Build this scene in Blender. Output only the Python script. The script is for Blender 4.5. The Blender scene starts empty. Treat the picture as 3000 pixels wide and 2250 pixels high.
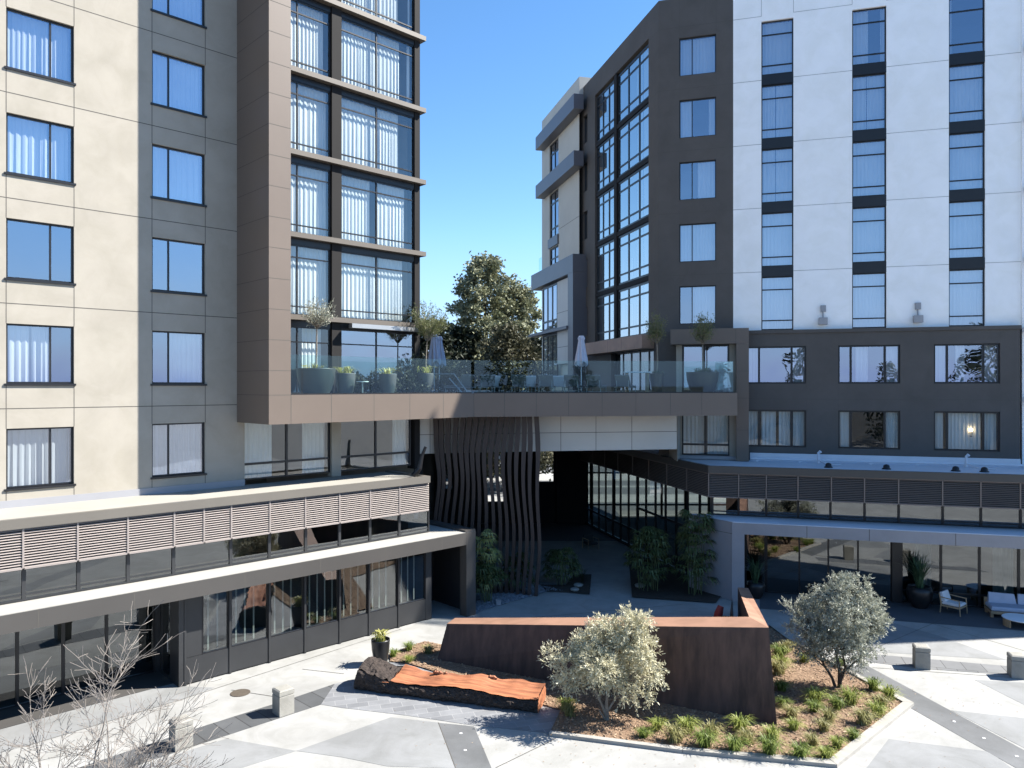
import bpy, math, random
import numpy as np
from mathutils import Vector
from mathutils.geometry import tessellate_polygon

# ------------------------------------------------------------------ camera, sky, sun
SC = bpy.context.scene
COL = SC.collection
FPX, CX, HY, EYE = 2200.0, 1500.0, 1131.0, 9.6          # photo geometry (3000 px wide), eye height
cd = bpy.data.cameras.new('camera')
cam = bpy.data.objects.new('camera', cd)
COL.objects.link(cam)
cam.location = (0, 0, EYE)
cam.rotation_euler = (math.radians(90), 0, 0)
cd.sensor_width = 36
cd.lens = 36 * FPX / 3000
cd.shift_y = 0.002
cd.clip_start = .1
cd.clip_end = 3000
SC.camera = cam

SUN_EL, SUN_AZ = math.radians(43), math.atan2(.991, .131)  # azimuth measured from +Y towards +X
w = bpy.data.worlds.new('World')
SC.world = w
w.use_nodes = True
nt = w.node_tree
sky = nt.nodes.new('ShaderNodeTexSky')
sky.sky_type = 'NISHITA'
sky.sun_disc = False
sky.sun_elevation = SUN_EL
sky.sun_rotation = SUN_AZ
sky.altitude = 0
sky.air_density = 1.0
sky.dust_density = 0.0
sky.ozone_density = 3.0
hs = nt.nodes.new('ShaderNodeHueSaturation')
hs.inputs['Saturation'].default_value = 1.18
nt.links.new(sky.outputs[0], hs.inputs['Color'])
tcw = nt.nodes.new('ShaderNodeTexCoord')
sxyz = nt.nodes.new('ShaderNodeSeparateXYZ')
nt.links.new(tcw.outputs['Generated'], sxyz.inputs[0])
mr = nt.nodes.new('ShaderNodeMapRange')          # pale lavender air low over the horizon
mr.inputs['From Min'].default_value = .0
mr.inputs['From Max'].default_value = .2
mr.inputs['To Min'].default_value = .9
mr.inputs['To Max'].default_value = .0
nt.links.new(sxyz.outputs['Z'], mr.inputs['Value'])
hz = nt.nodes.new('ShaderNodeMix')
hz.data_type = 'RGBA'
hz.inputs[7].default_value = (1.8, 2.85, 5.5, 1)
nt.links.new(mr.outputs[0], hz.inputs[0])
nt.links.new(hs.outputs[0], hz.inputs[6])
nt.links.new(hz.outputs[2], nt.nodes['Background'].inputs[0])
nt.nodes['Background'].inputs[1].default_value = .085
sd = bpy.data.lights.new('sun', 'SUN')
sd.energy = 5.0
sd.angle = math.radians(.5)
sd.color = (1, .955, .88)
sun = bpy.data.objects.new('sun', sd)
COL.objects.link(sun)
SD = Vector((math.sin(SUN_AZ) * math.cos(SUN_EL), math.cos(SUN_AZ) * math.cos(SUN_EL), math.sin(SUN_EL)))
sun.rotation_euler = (-SD).to_track_quat('-Z', 'Y').to_euler()
sun.location = (40, 0, 60)
SC.view_settings.view_transform = 'Standard'
SC.view_settings.look = 'None'
SC.view_settings.exposure = 1.6
SC.view_settings.gamma = 1
SC.cycles.caustics_reflective = False
SC.cycles.caustics_refractive = False
SC.cycles.max_bounces = 8
SC.cycles.transparent_max_bounces = 16
SC.cycles.sample_clamp_indirect = 6

# ------------------------------------------------------------------ materials
M = {}
ALB = {}
for _n, _k in (('stucco_tan', 0.61), ('stucco_white', 1.09), ('stucco_cream', .9), ('brown_panel', .62), ('fascia_bronze', 0.44), ('bronze_edge', .5), ('louvre_metal', .62),
               ('slab_bronze', 0.46), ('coping', 0.44), ('roof_sheet', 0.5), ('flashing', .5), ('interior_light', .5), ('interior', .6),
               ('concrete_light', 0.61), ('concrete_gray', 0.62), ('concrete_dark', 0.6), ('stone', 0.66), ('kerb_stone', 0.62), ('mulch', 0.66), ('mulch_chip', 0.66),
               ('corten_cap', 0.62), ('heartwood', 0.62), ('trunk_pale', 0.7), ('twig_pale', 0.6), ('manhole', .5), ('joint_dark', .6), ('wall_far', .5), ('earth', .5),
               ('olive_pale', 1.0), ('olive_gray', 1.0), ('olive_green', 0.9), ('conifer', 0.85), ('conifer_mid', 0.8), ('conifer_dark', .7), ('grass', 0.66), ('grass_deep', .72), ('grass_dry', .66), ('lily', 0.8),
               ('curtain', 0.8), ('blind', .6), ('bark', .7), ('cream_panel', 1.12), ('tile_dark', .9), ('paver', .78), ('paver_left', .55), ('paver_right', .6)):
    ALB[_n] = _k                                  # measured against the exposure above


def mk(name, col, rough=.6, var=.1, scale=1.2, bump=0, bscale=40, metal=0, spec=.4, stretch=None, detail=4, col2=None, lo=.3, hi=.7):
    _k = ALB.get(name, 1)
    col = tuple(c * _k for c in col)
    col2 = tuple(c * _k for c in col2) if col2 else None
    m = bpy.data.materials.new(name)
    m.use_nodes = True
    n, l = m.node_tree.nodes, m.node_tree.links
    b = n['Principled BSDF']
    b.inputs['Roughness'].default_value = rough
    b.inputs['Metallic'].default_value = metal
    b.inputs['Specular IOR Level'].default_value = spec
    tc = n.new('ShaderNodeTexCoord')
    mp = n.new('ShaderNodeMapping')
    l.new(tc.outputs['Object'], mp.inputs['Vector'])
    if stretch:
        mp.inputs['Scale'].default_value = stretch
    nz = n.new('ShaderNodeTexNoise')
    nz.inputs['Scale'].default_value = scale
    nz.inputs['Detail'].default_value = detail
    nz.inputs['Roughness'].default_value = .6
    l.new(mp.outputs['Vector'], nz.inputs['Vector'])
    rp = n.new('ShaderNodeValToRGB')
    c2 = col2 or tuple(min(1, c * (1 + var)) for c in col)
    c1 = col if col2 else tuple(c * (1 - var) for c in col)
    rp.color_ramp.elements[0].position = lo
    rp.color_ramp.elements[1].position = hi
    rp.color_ramp.elements[0].color = (*c1, 1)
    rp.color_ramp.elements[1].color = (*c2, 1)
    l.new(nz.outputs[0], rp.inputs[0])
    l.new(rp.outputs[0], b.inputs['Base Color'])
    if bump:
        n2 = n.new('ShaderNodeTexNoise')
        n2.inputs['Scale'].default_value = bscale
        n2.inputs['Detail'].default_value = 3
        l.new(mp.outputs['Vector'], n2.inputs['Vector'])
        bp = n.new('ShaderNodeBump')
        bp.inputs['Strength'].default_value = bump
        bp.inputs['Distance'].default_value = .05
        l.new(n2.outputs[0], bp.inputs['Height'])
        l.new(bp.outputs[0], b.inputs['Normal'])
    M[name] = m
    return m


def stains(name, lo=.82):
    m = M[name]
    n, l = m.node_tree.nodes, m.node_tree.links
    b = n['Principled BSDF']
    src = b.inputs['Base Color'].links[0].from_socket
    tc = [x for x in n if x.type == 'TEX_COORD'][0]
    nz = n.new('ShaderNodeTexNoise')
    nz.inputs['Scale'].default_value = .9
    nz.inputs['Detail'].default_value = 11
    nz.inputs['Roughness'].default_value = .68
    nz.inputs['Distortion'].default_value = .7
    l.new(tc.outputs['Object'], nz.inputs['Vector'])
    rp = n.new('ShaderNodeValToRGB')
    rp.color_ramp.elements[0].position = .36
    rp.color_ramp.elements[1].position = .58
    rp.color_ramp.elements[0].color = (lo, lo, lo * .98, 1)
    rp.color_ramp.elements[1].color = (1.03, 1.03, 1.03, 1)
    l.new(nz.outputs[0], rp.inputs[0])
    mx = n.new('ShaderNodeMix')
    mx.data_type = 'RGBA'
    mx.blend_type = 'MULTIPLY'
    mx.inputs[0].default_value = 1
    l.new(src, mx.inputs[6])
    l.new(rp.outputs[0], mx.inputs[7])
    l.new(mx.outputs[2], b.inputs['Base Color'])


def mk_glass(name, tint, base, refl=(.92, .95, 1.0), wave=.02, wscale=.7):
    m = bpy.data.materials.new(name)
    m.use_nodes = True
    n, l = m.node_tree.nodes, m.node_tree.links
    n.remove(n['Principled BSDF'])
    out = n['Material Output']
    tr = n.new('ShaderNodeBsdfTransparent')
    tr.inputs[0].default_value = (*tint, 1)
    gl = n.new('ShaderNodeBsdfGlossy')
    gl.inputs['Roughness'].default_value = 0
    gl.inputs['Color'].default_value = (*refl, 1)
    fr = n.new('ShaderNodeLayerWeight')
    fr.inputs['Blend'].default_value = .5
    pw = n.new('ShaderNodeMath')
    pw.operation = 'POWER'
    pw.inputs[1].default_value = 4
    l.new(fr.outputs['Facing'], pw.inputs[0])
    ma = n.new('ShaderNodeMath')
    ma.operation = 'MULTIPLY_ADD'
    ma.inputs[1].default_value = 1 - base
    ma.inputs[2].default_value = base
    ma.use_clamp = True
    l.new(pw.outputs[0], ma.inputs[0])
    mx = n.new('ShaderNodeMixShader')
    l.new(ma.outputs[0], mx.inputs[0])
    l.new(tr.outputs[0], mx.inputs[1])
    l.new(gl.outputs[0], mx.inputs[2])
    l.new(mx.outputs[0], out.inputs['Surface'])
    if wave:
        tc = n.new('ShaderNodeTexCoord')
        nz = n.new('ShaderNodeTexNoise')
        nz.inputs['Scale'].default_value = wscale
        nz.inputs['Detail'].default_value = 1
        l.new(tc.outputs['Object'], nz.inputs['Vector'])
        bp = n.new('ShaderNodeBump')
        bp.inputs['Strength'].default_value = wave
        bp.inputs['Distance'].default_value = .3
        l.new(nz.outputs[0], bp.inputs['Height'])
        l.new(bp.outputs[0], gl.inputs['Normal'])
    M[name] = m


def mk_leaf(name, col, col2, trans=.25, rough=.5, scale=3.0):
    m = mk(name, col, rough, scale=scale, col2=col2, spec=.3)
    n, l = m.node_tree.nodes, m.node_tree.links
    b = n['Principled BSDF']
    t = n.new('ShaderNodeBsdfTranslucent')
    mx = n.new('ShaderNodeMixShader')
    mx.inputs[0].default_value = trans
    rp = [x for x in n if x.type == 'VALTORGB'][0]
    l.new(rp.outputs[0], t.inputs[0])
    l.new(b.outputs[0], mx.inputs[1])
    l.new(t.outputs[0], mx.inputs[2])
    l.new(mx.outputs[0], n['Material Output'].inputs['Surface'])
    return m


def mk_brick(name, c1, c2, mortar, bw, bh, rot, msize=.012, rough=.7):
    _k = ALB.get(name, 1)
    c1, c2, mortar = [tuple(c * _k for c in q) for q in (c1, c2, mortar)]
    m = mk(name, c1, rough, bump=.1, bscale=30)
    n, l = m.node_tree.nodes, m.node_tree.links
    tc = [x for x in n if x.type == 'TEX_COORD'][0]
    rp = [x for x in n if x.type == 'VALTORGB'][0]
    mp = n.new('ShaderNodeMapping')
    mp.inputs['Rotation'].default_value = (0, 0, rot)
    l.new(tc.outputs['Object'], mp.inputs['Vector'])
    br = n.new('ShaderNodeTexBrick')
    br.inputs['Scale'].default_value = 1
    br.inputs['Brick Width'].default_value = bw
    br.inputs['Row Height'].default_value = bh
    br.inputs['Mortar Size'].default_value = msize
    br.inputs['Color1'].default_value = (*c1, 1)
    br.inputs['Color2'].default_value = (*c2, 1)
    br.inputs['Mortar'].default_value = (*mortar, 1)
    l.new(mp.outputs[0], br.inputs['Vector'])
    mx = n.new('ShaderNodeMix')
    mx.data_type = 'RGBA'
    mx.blend_type = 'MULTIPLY'
    mx.inputs[0].default_value = .6
    rp.color_ramp.elements[0].color = (.75, .75, .75, 1)
    rp.color_ramp.elements[1].color = (1.15, 1.15, 1.15, 1)
    l.new(br.outputs[0], mx.inputs[6])
    l.new(rp.outputs[0], mx.inputs[7])
    l.new(mx.outputs[2], n['Principled BSDF'].inputs['Base Color'])


mk('stucco_tan', (.52, .475, .40), .9, .06, .9, .12, 60, detail=8)
mk('stucco_white', (.83, .82, .80), .9, .03, .8, .12, 60, detail=8)
mk('stucco_dark', (.092, .083, .076), .85, .08, .5, .1, 60)
mk('stucco_cream', (.55, .53, .47), .9, .05, .5, .1, 60)
mk('brown_panel', (.215, .168, .135), .45, .06, .4)
mk('gray_panel', (.12, .12, .135), .4, .06, .4)
mk('fascia_bronze', (.14, .13, .12), .45, .07, .4)
mk('fascia_lilac', (.27, .26, .275), .6, .06, .5)
mk('bronze_edge', (.26, .235, .20), .5, .06, .5)
mk('louvre_metal', (.42, .365, .335), .45, .04, .5)
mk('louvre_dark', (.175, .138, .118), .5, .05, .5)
mk('joint_dark', (.13, .12, .105), .8, .05)
mk('joint_gray', (.36, .36, .35), .8, .05)
mk('black_metal', (.012, .012, .014), .35, .2)
mk('panel_black', (.028, .029, .031), .4, .15, .8)
mk('slab_bronze', (.25, .215, .18), .5, .06, .6)
mk('column_bronze', (.02, .019, .019), .75, .06, .6, spec=.15)
mk('slat_brown', (.040, .028, .024), .55, .2, .8)
mk('copper_panel', (.27, .155, .10), .5, .25, .9)
mk('cream_panel', (.46, .45, .42), .6, .05, .5)
mk('coping', (.78, .75, .68), .7, .05, .7)
mk('roof_sheet', (.60, .57, .50), .8, .08, .35, .05, 20)
mk('roof_gray', (.56, .59, .64), .8, .08, .35, .05, 20)
mk('flashing', (.55, .55, .58), .45, .06, .5)
mk('interior', (.09, .085, .08), .9, .1, .5)
mk('interior_light', (.35, .33, .30), .9, .1, .5)
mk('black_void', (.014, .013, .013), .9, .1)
mk('concrete_light', (.47, .465, .445), .85, .15, .35, .06, 25, detail=9)
mk('concrete_gray', (.335, .34, .34), .85, .14, .35, .06, 25, detail=9)
mk('concrete_dark', (.19, .195, .20), .8, .22, .5, .06, 25, detail=9)
mk('tile_dark', (.085, .09, .10), .7, .12, .5)
mk('earth', (.34, .33, .31), .9, .1, .1)
mk('stone', (.40, .385, .345), .85, .12, 3, .25, 30, detail=8)
mk('kerb_stone', (.50, .475, .43), .85, .07, 2, .15, 30)
mk('mulch', (.17, .10, .06), .95, scale=14, col2=(.46, .31, .20), bump=.9, bscale=30, detail=8)
mk('mulch_chip', (.22, .12, .07), .9, scale=6, col2=(.62, .46, .31))
mk('soil', (.035, .028, .022), .95, .3, 8, .5, 20)
mk('gravel', (.10, .11, .125), .9, scale=18, col2=(.24, .26, .29), bump=1, bscale=25)
mk('pebble', (.16, .17, .19), .8, .3, 5)
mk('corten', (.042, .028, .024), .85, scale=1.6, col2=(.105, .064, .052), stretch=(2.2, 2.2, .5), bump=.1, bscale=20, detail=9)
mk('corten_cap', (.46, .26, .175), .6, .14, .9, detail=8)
mk('heartwood', (.24, .08, .04), .7, scale=1.3, col2=(.60, .235, .11), stretch=(.7, 9, 5), bump=.2, bscale=7, detail=10, lo=.28, hi=.6)
mk('bark', (.022, .016, .013), .95, scale=7, col2=(.085, .065, .055), bump=1, bscale=9, stretch=(1, 2, 2), detail=9)
mk('pot_black', (.014, .014, .015), .35, .2)
mk('pot_dark', (.035, .04, .042), .45, .2)
mk('pot_gray', (.06, .064, .068), .6, .1)
mk('teak', (.36, .25, .15), .6, .15, 4, stretch=(1, 8, 1))
mk('bench_wood', (.06, .04, .03), .6, .2, 4)
mk('fabric_white', (.66, .66, .68), .95, .05, 3, .1, 60)
mk('fabric_red', (.30, .04, .03), .9, .1, 3)
mk('fabric_blue', (.40, .43, .52), .95, .06, 3)
mk('umbrella_cloth', (.66, .62, .66), .95, .05, 3)
mk('sling', (.16, .165, .16), .8, .1, 3)
mk('alum', (.35, .36, .37), .4, .1, metal=.6)
mk('table_white', (.75, .76, .78), .5, .05)
mk('trunk_pale', (.30, .26, .21), .9, .2, 6, .5, 30)
mk('trunk_dark', (.06, .045, .035), .95, .3, 3, .8, 14)
mk('twig_pale', (.34, .30, .265), .85, .18, 5)
mk('pipe_white', (.60, .62, .66), .4, .05)
mk('manhole', (.16, .13, .10), .7, .15, 8)
mk('lamp_gray', (.30, .30, .31), .5, .1)
mk('cane', (.10, .12, .05), .7, .2, 4)
mk('hill', (.12, .15, .17), 1, .1, .05)
mk('bowl_blue', (.10, .105, .13), .6, .1)
mk('wall_far', (.66, .62, .56), .9, .05)
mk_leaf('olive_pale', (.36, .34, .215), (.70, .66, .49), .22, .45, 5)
mk_leaf('olive_gray', (.19, .20, .15), (.46, .47, .39), .22, .45, 5)
mk_leaf('olive_green', (.10, .12, .045), (.22, .23, .11), .25, .5, 5)
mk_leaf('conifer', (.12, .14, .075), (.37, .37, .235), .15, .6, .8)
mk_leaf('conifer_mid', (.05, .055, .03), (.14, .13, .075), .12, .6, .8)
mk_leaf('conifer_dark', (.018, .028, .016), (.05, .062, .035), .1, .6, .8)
mk_leaf('grass', (.22, .29, .04), (.54, .56, .16), .3, .5, 6)
mk_leaf('grass_deep', (.10, .17, .03), (.36, .42, .10), .3, .5, 6)
mk_leaf('grass_dry', (.24, .24, .07), (.60, .54, .24), .3, .5, 6)
mk_leaf('palm_leaf', (.035, .055, .018), (.13, .155, .06), .3, .4, 4)
mk_leaf('palm_sunlit', (.20, .24, .06), (.52, .50, .22), .35, .4, 4)  # palm leaf with sunlight put into its colour
mk_leaf('lily', (.30, .33, .07), (.60, .56, .20), .3, .4, 5)
mk_leaf('yellow_flower', (.62, .52, .04), (.80, .68, .10), .3, .5, 5)
mk_leaf('yucca', (.035, .07, .035), (.10, .16, .08), .15, .4, 5)
mk_leaf('shrub_dark', (.012, .018, .012), (.035, .045, .028), .1, .6, 3)
mk_leaf('curtain', (.82, .84, .84), (.92, .94, .94), .25, .9, .5)
mk_leaf('blind', (.62, .62, .58), (.74, .74, .70), .35, .8, 2)
mk_brick('paver', (.20, .205, .215), (.255, .26, .27), (.34, .34, .34), .64, .33, -.30, .009)
mk_brick('paver_left', (.125, .13, .135), (.165, .17, .175), (.05, .05, .05), .62, 3.1, -.81, .014)
mk_brick('paver_right', (.22, .225, .23), (.27, .275, .28), (.10, .10, .10), .62, 1.3, .28, .014)
mk_glass('glass', (.86, .91, .94), .36, (.80, .86, 1.0), .03)
mk_glass('glass_sky', (.8, .86, .9), .55, (.95, .98, 1.0), .012)
mk_glass('glass_clear', (.90, .95, .95), .13, (.92, .96, 1.0), .02)
mk_glass('glass_shop', (.66, .74, .73), .17, (.9, .95, .98), .02)
mk_glass('glass_dark', (.30, .36, .36), .16, (.9, .95, .98), .02)
mk_glass('rail_glass', (.85, .935, .92), .032, (.85, .95, 1.0), .0)


for q_ in ('concrete_light', 'concrete_gray', 'concrete_dark', 'kerb_stone', 'stone', 'corten_cap'):
    stains(q_, .86)
for q_ in ('stucco_tan', 'stucco_dark', 'fascia_lilac'):
    stains(q_, .95)
stains('stucco_white', .975)


# ------------------------------------------------------------------ helpers
def thing(name, label=None, cat=None, loc=(0, 0, 0), rot=0, group=None):
    o = bpy.data.objects.new(name, None)
    COL.objects.link(o)
    o.empty_display_size = .3
    o.location = loc
    o.rotation_euler = (0, 0, rot)
    tag(o, label, cat, group)
    return o


def tag(o, label=None, cat=None, group=None, kind=None):
    for k, v in (('label', label), ('category', cat), ('group', group), ('kind', kind)):
        if v:
            o[k] = v
    return o


def root_loc(o):
    v = Vector((0, 0, 0))
    while o:
        v += o.location
        o = o.parent
    return v


def copy_tree(o, parent=None, loc=None, rot=None, label=None, scale=None):
    c = o.copy()
    COL.objects.link(c)
    c.parent = parent
    if loc is not None:
        c.location = loc
    if rot is not None:
        c.rotation_euler = (0, 0, rot)
    if scale is not None:
        c.scale = (scale,) * 3 if not isinstance(scale, tuple) else scale
    if label:
        c['label'] = label
    for ch in [x for x in o.children]:
        copy_tree(ch, c)
    return c


class MB:
    def __init__(s):
        s.v, s.f, s.mi, s.m = [], [], [], 0

    def face(s, pts):
        i = len(s.v)
        s.v.extend([tuple(p) for p in pts])
        s.f.append(tuple(range(i, i + len(pts))))
        s.mi.append(s.m)

    def hexa(s, a, b):
        """two loops of four points, a below b, counter-clockwise"""
        s.face(a[::-1])
        s.face(b)
        for k in range(4):
            j = (k + 1) % 4
            s.face([a[k], a[j], b[j], b[k]])

    def box(s, fr, u0, u1, z0, z1, o0, o1):
        a = [fr.p(u0, z0, o1), fr.p(u1, z0, o1), fr.p(u1, z0, o0), fr.p(u0, z0, o0)]
        b = [fr.p(u0, z1, o1), fr.p(u1, z1, o1), fr.p(u1, z1, o0), fr.p(u0, z1, o0)]
        s.hexa(a, b)

    def quad(s, fr, u0, u1, z0, z1, o):
        s.face([fr.p(u0, z0, o), fr.p(u1, z0, o), fr.p(u1, z1, o), fr.p(u0, z1, o)])

    def prism(s, poly, z0, z1, top=True, bottom=True):
        n = len(poly)
        for k in range(n):
            j = (k + 1) % n
            s.face([(*poly[k], z0), (*poly[j], z0), (*poly[j], z1), (*poly[k], z1)])
        tri = tessellate_polygon([[Vector((x, y, 0)) for x, y in poly]])
        for t in tri:
            p = [poly[q] for q in t]
            ar = (p[1][0] - p[0][0]) * (p[2][1] - p[0][1]) - (p[1][1] - p[0][1]) * (p[2][0] - p[0][0])
            if ar < 0:
                p = p[::-1]
            if top:
                s.face([(*q, z1) for q in p])
            if bottom:
                s.face([(*q, z0) for q in p[::-1]])

    def tube(s, pts, rad, n=6, cap=True):
        rings = []
        L = len(pts)
        ref = Vector((.3, .5, .8)).normalized()
        for i in range(L):
            p = Vector(pts[i])
            t = (Vector(pts[min(i + 1, L - 1)]) - Vector(pts[max(i - 1, 0)]))
            t = t.normalized() if t.length > 1e-9 else Vector((0, 0, 1))
            a = t.cross(ref)
            if a.length < .1:
                a = t.cross(Vector((1, 0, 0)))
            a.normalize()
            b = t.cross(a)
            r = rad[i] if hasattr(rad, '__len__') else rad
            st = len(s.v)
            for k in range(n):
                an = 2 * math.pi * k / n
                q = p + (a * math.cos(an) + b * math.sin(an)) * r
                s.v.append((q.x, q.y, q.z))
            rings.append(st)
        for i in range(L - 1):
            for k in range(n):
                j = (k + 1) % n
                s.f.append((rings[i] + k, rings[i] + j, rings[i + 1] + j, rings[i + 1] + k))
                s.mi.append(s.m)
        if cap:
            s.f.append(tuple(rings[0] + k for k in range(n))[::-1])
            s.f.append(tuple(rings[-1] + k for k in range(n)))
            s.mi += [s.m, s.m]

    def lathe(s, prof, n=20, c=(0, 0)):
        """prof: (r, z) from bottom to top"""
        st = len(s.v)
        for r, z in prof:
            for k in range(n):
                an = 2 * math.pi * k / n
                s.v.append((c[0] + r * math.cos(an), c[1] + r * math.sin(an), z))
        for i in range(len(prof) - 1):
            for k in range(n):
                j = (k + 1) % n
                s.f.append((st + i * n + k, st + i * n + j, st + (i + 1) * n + j, st + (i + 1) * n + k))
                s.mi.append(s.m)

    def build(s, name, mats, parent=None, local=False, smooth=False):
        off = (0, 0, 0) if (local or parent is None) else root_loc(parent)
        me = bpy.data.meshes.new(name)
        v = s.v if off == (0, 0, 0) else [(a - off[0], b - off[1], c - off[2]) for a, b, c in s.v]
        me.from_pydata(v, [], s.f)
        for m in (mats if isinstance(mats, (list, tuple)) else [mats]):
            me.materials.append(M[m])
        if any(s.mi):
            me.polygons.foreach_set('material_index', s.mi)
        if smooth:
            me.polygons.foreach_set('use_smooth', [True] * len(me.polygons))
        me.update()
        o = bpy.data.objects.new(name, me)
        COL.objects.link(o)
        if parent:
            o.parent = parent
        return o


class Fr:
    """a vertical plane: u runs to the right, out towards the viewer's side"""
    def __init__(s, ex, ey, d=None, through=None):
        L = math.hypot(ex, ey)
        s.e = (ex / L, ey / L)
        s.n = (s.e[1], -s.e[0])
        s.d = d if d is not None else -(through[0] * s.n[0] + through[1] * s.n[1])
        s.o = (-s.d * s.n[0], -s.d * s.n[1])

    def Y(s, px, out=0):
        t = (px - CX) / FPX
        return (out - s.d) / (t * s.n[0] + s.n[1])

    def u(s, px, out=0):
        Y = s.Y(px, out)
        return (px - CX) / FPX * Y * s.e[0] + Y * s.e[1]

    def z(s, px, py, out=0):
        return EYE - (py - HY) / FPX * s.Y(px, out)

    def uv(s, x, y):
        return x * s.e[0] + y * s.e[1]

    def p(s, u, z, out=0):
        return (s.o[0] + s.e[0] * u + s.n[0] * out, s.o[1] + s.e[1] * u + s.n[1] * out, z)


W0 = Fr(1, 0, 0)          # plain axes: u = x, out = -y


def G(px, py, z=0):
    Y = (EYE - z) * FPX / (py - HY)
    return ((px - CX) / FPX * Y, Y)


def z3(x, y): return G(x / 2.212, 1500 + y / 2.212)
def z6(x, y): return G(1000 + x / 2.212, 1500 + y / 2.212)
def z9(x, y): return G(2000 + x / 2.212, 1500 + y / 2.212)


def wall(mb, fr, u0, u1, z0, z1, holes=(), depth=.22, out=0):
    us = sorted({u0, u1, *[h[0] for h in holes if u0 < h[0] < u1], *[h[1] for h in holes if u0 < h[1] < u1]})
    zs = sorted({z0, z1, *[h[2] for h in holes if z0 < h[2] < z1], *[h[3] for h in holes if z0 < h[3] < z1]})
    for i in range(len(us) - 1):
        for j in range(len(zs) - 1):
            cu, cz = (us[i] + us[i + 1]) / 2, (zs[j] + zs[j + 1]) / 2
            if any(h[0] < cu < h[1] and h[2] < cz < h[3] for h in holes):
                continue
            mb.quad(fr, us[i], us[i + 1], zs[j], zs[j + 1], out)
    for a, b, c, d in holes:
        P = fr.p
        mb.face([P(a, c, out), P(a, d, out), P(a, d, out - depth), P(a, c, out - depth)])
        mb.face([P(b, d, out), P(b, c, out), P(b, c, out - depth), P(b, d, out - depth)])
        mb.face([P(b, c, out), P(a, c, out), P(a, c, out - depth), P(b, c, out - depth)])
        mb.face([P(a, d, out), P(b, d, out), P(b, d, out - depth), P(a, d, out - depth)])


def hjoint(mb, fr, u0, u1, z, out=0, h=.013):
    mb.box(fr, u0, u1, z - h, z + h, out - .02, out + .003)


def vjoint(mb, fr, u, z0, z1, out=0, h=.011):
    mb.box(fr, u - h, u + h, z0, z1, out - .02, out + .0025)


RC = random.Random(11)


def curtain_mesh(fr, u0, u1, z0, z1, out, amp=.026):
    mb = MB()
    n = max(3, int((u1 - u0) / .035))
    ph, k = RC.random() * 6, RC.uniform(30, 42)
    pts = []
    for i in range(n + 1):
        u = u0 + (u1 - u0) * i / n
        o = amp * math.sin(k * u + ph + 1.3 * math.sin(3.1 * u + ph)) + .3 * amp * math.sin(71 * u)
        pts.append((u, o))
    for i in range(n):
        (a, oa), (b, ob) = pts[i], pts[i + 1]
        mb.face([fr.p(a, z0, out + oa * 1.2), fr.p(b, z0, out + ob * 1.2), fr.p(b, z1, out + ob * .7), fr.p(a, z1, out + oa * .7)])
    return mb


def window(par, fr, u0, u1, z0, z1, out=0, rec=.12, ms=(), ts=(), fw=.055, mw=.05, curt=(), glass='glass', sill=False, fmat='black_metal', inset=.22):
    mb = MB()
    f = out - rec
    mb.box(fr, u0, u0 + fw, z0, z1, f - .06, f + .03)
    mb.box(fr, u1 - fw, u1, z0, z1, f - .06, f + .03)
    mb.box(fr, u0 + fw, u1 - fw, z0, z0 + fw, f - .06, f + .028)
    mb.box(fr, u0 + fw, u1 - fw, z1 - fw, z1, f - .06, f + .028)
    for m in ms:
        mb.box(fr, m - mw / 2, m + mw / 2, z0 + fw, z1 - fw, f - .055, f + .024)
    for t in ts:
        mb.box(fr, u0 + fw, u1 - fw, t - mw / 2, t + mw / 2, f - .05, f + .018)
    o = mb.build('window', fmat, par)
    g = MB()
    g.quad(fr, u0 + fw * .5, u1 - fw * .5, z0 + fw * .5, z1 - fw * .5, f - .015)
    g.build('pane', glass, o)
    if sill:
        s = MB()
        s.box(fr, u0 - .05, u1 + .05, z0 - .07, z0, f - .03, out + .05)
        s.build('sill', 'black_metal', o)
    for a, b in curt:
        curtain_mesh(fr, u0 + (u1 - u0) * a, u0 + (u1 - u0) * b, z0 + .02, z1 - .02, f - inset).build('curtain', 'curtain', o)
    return o


def sheet(name, poly, mat, z, kind='structure'):
    mb = MB()
    mb.prism(poly, z - .003, z, bottom=False)
    return tag(mb.build(name, mat), kind=kind)


# ------------------------------------------------------------------ frames of the place
L = Fr(.718, .696, 27.5)                         # left tower front
Wf = Fr(.960, -.280, 40.35)                      # right tower front
Af = Fr(.2453, -.9694, 17.30)                    # right tower side facing the gap
JS = [5.64 + 3.26 * k for k in range(9)]         # storey joints 5.64 ... 31.7

# ------------------------------------------------------------------ ground
mb = MB()
mb.face([(-700, -700, 0), (700, -700, 0), (700, 1500, 0), (-700, 1500, 0)])
tag(mb.build('ground', 'earth'), kind='structure')
mb = MB()
mb.face([(-60, -5, .004), (60, -5, .004), (60, 56, .004), (-60, 56, .004)])
tag(mb.build('plaza', 'concrete_light'), kind='structure')
sheet('road', [(-14, 58), (60, 58), (60, 120), (-14, 120)], 'concrete_dark', .008)
for k_, (y0_, y1_) in enumerate(((62, 66.5), (71, 72.2), (76, 84), (90, 91))):
    sheet('pavement', [(-14, y0_), (60, y0_ + .3 * k_), (60, y1_ + .3 * k_), (-14, y1_)], 'concrete_light', .014)
sheet('paving_pale', [(-45, 11), (45, 11), (45, 12), (-45, 12)], 'concrete_gray', .008)
sheet('paver_strip', [z3(300, 1730), z3(560, 1752), z3(1255, 1520), z3(2080, 1250), z3(2170, 1115), z3(1905, 1205), z3(1255, 1410)], 'paver_left', .012)
sheet('paver_band', [z3(2080, 1250), z6(0, 1270), z6(420, 1320), z6(860, 1385), z6(1395, 1440),
                     z6(1415, 1290), z6(430, 985), z6(320, 975), z6(80, 1085), z3(2170, 1115)], 'paver', .012)
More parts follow.
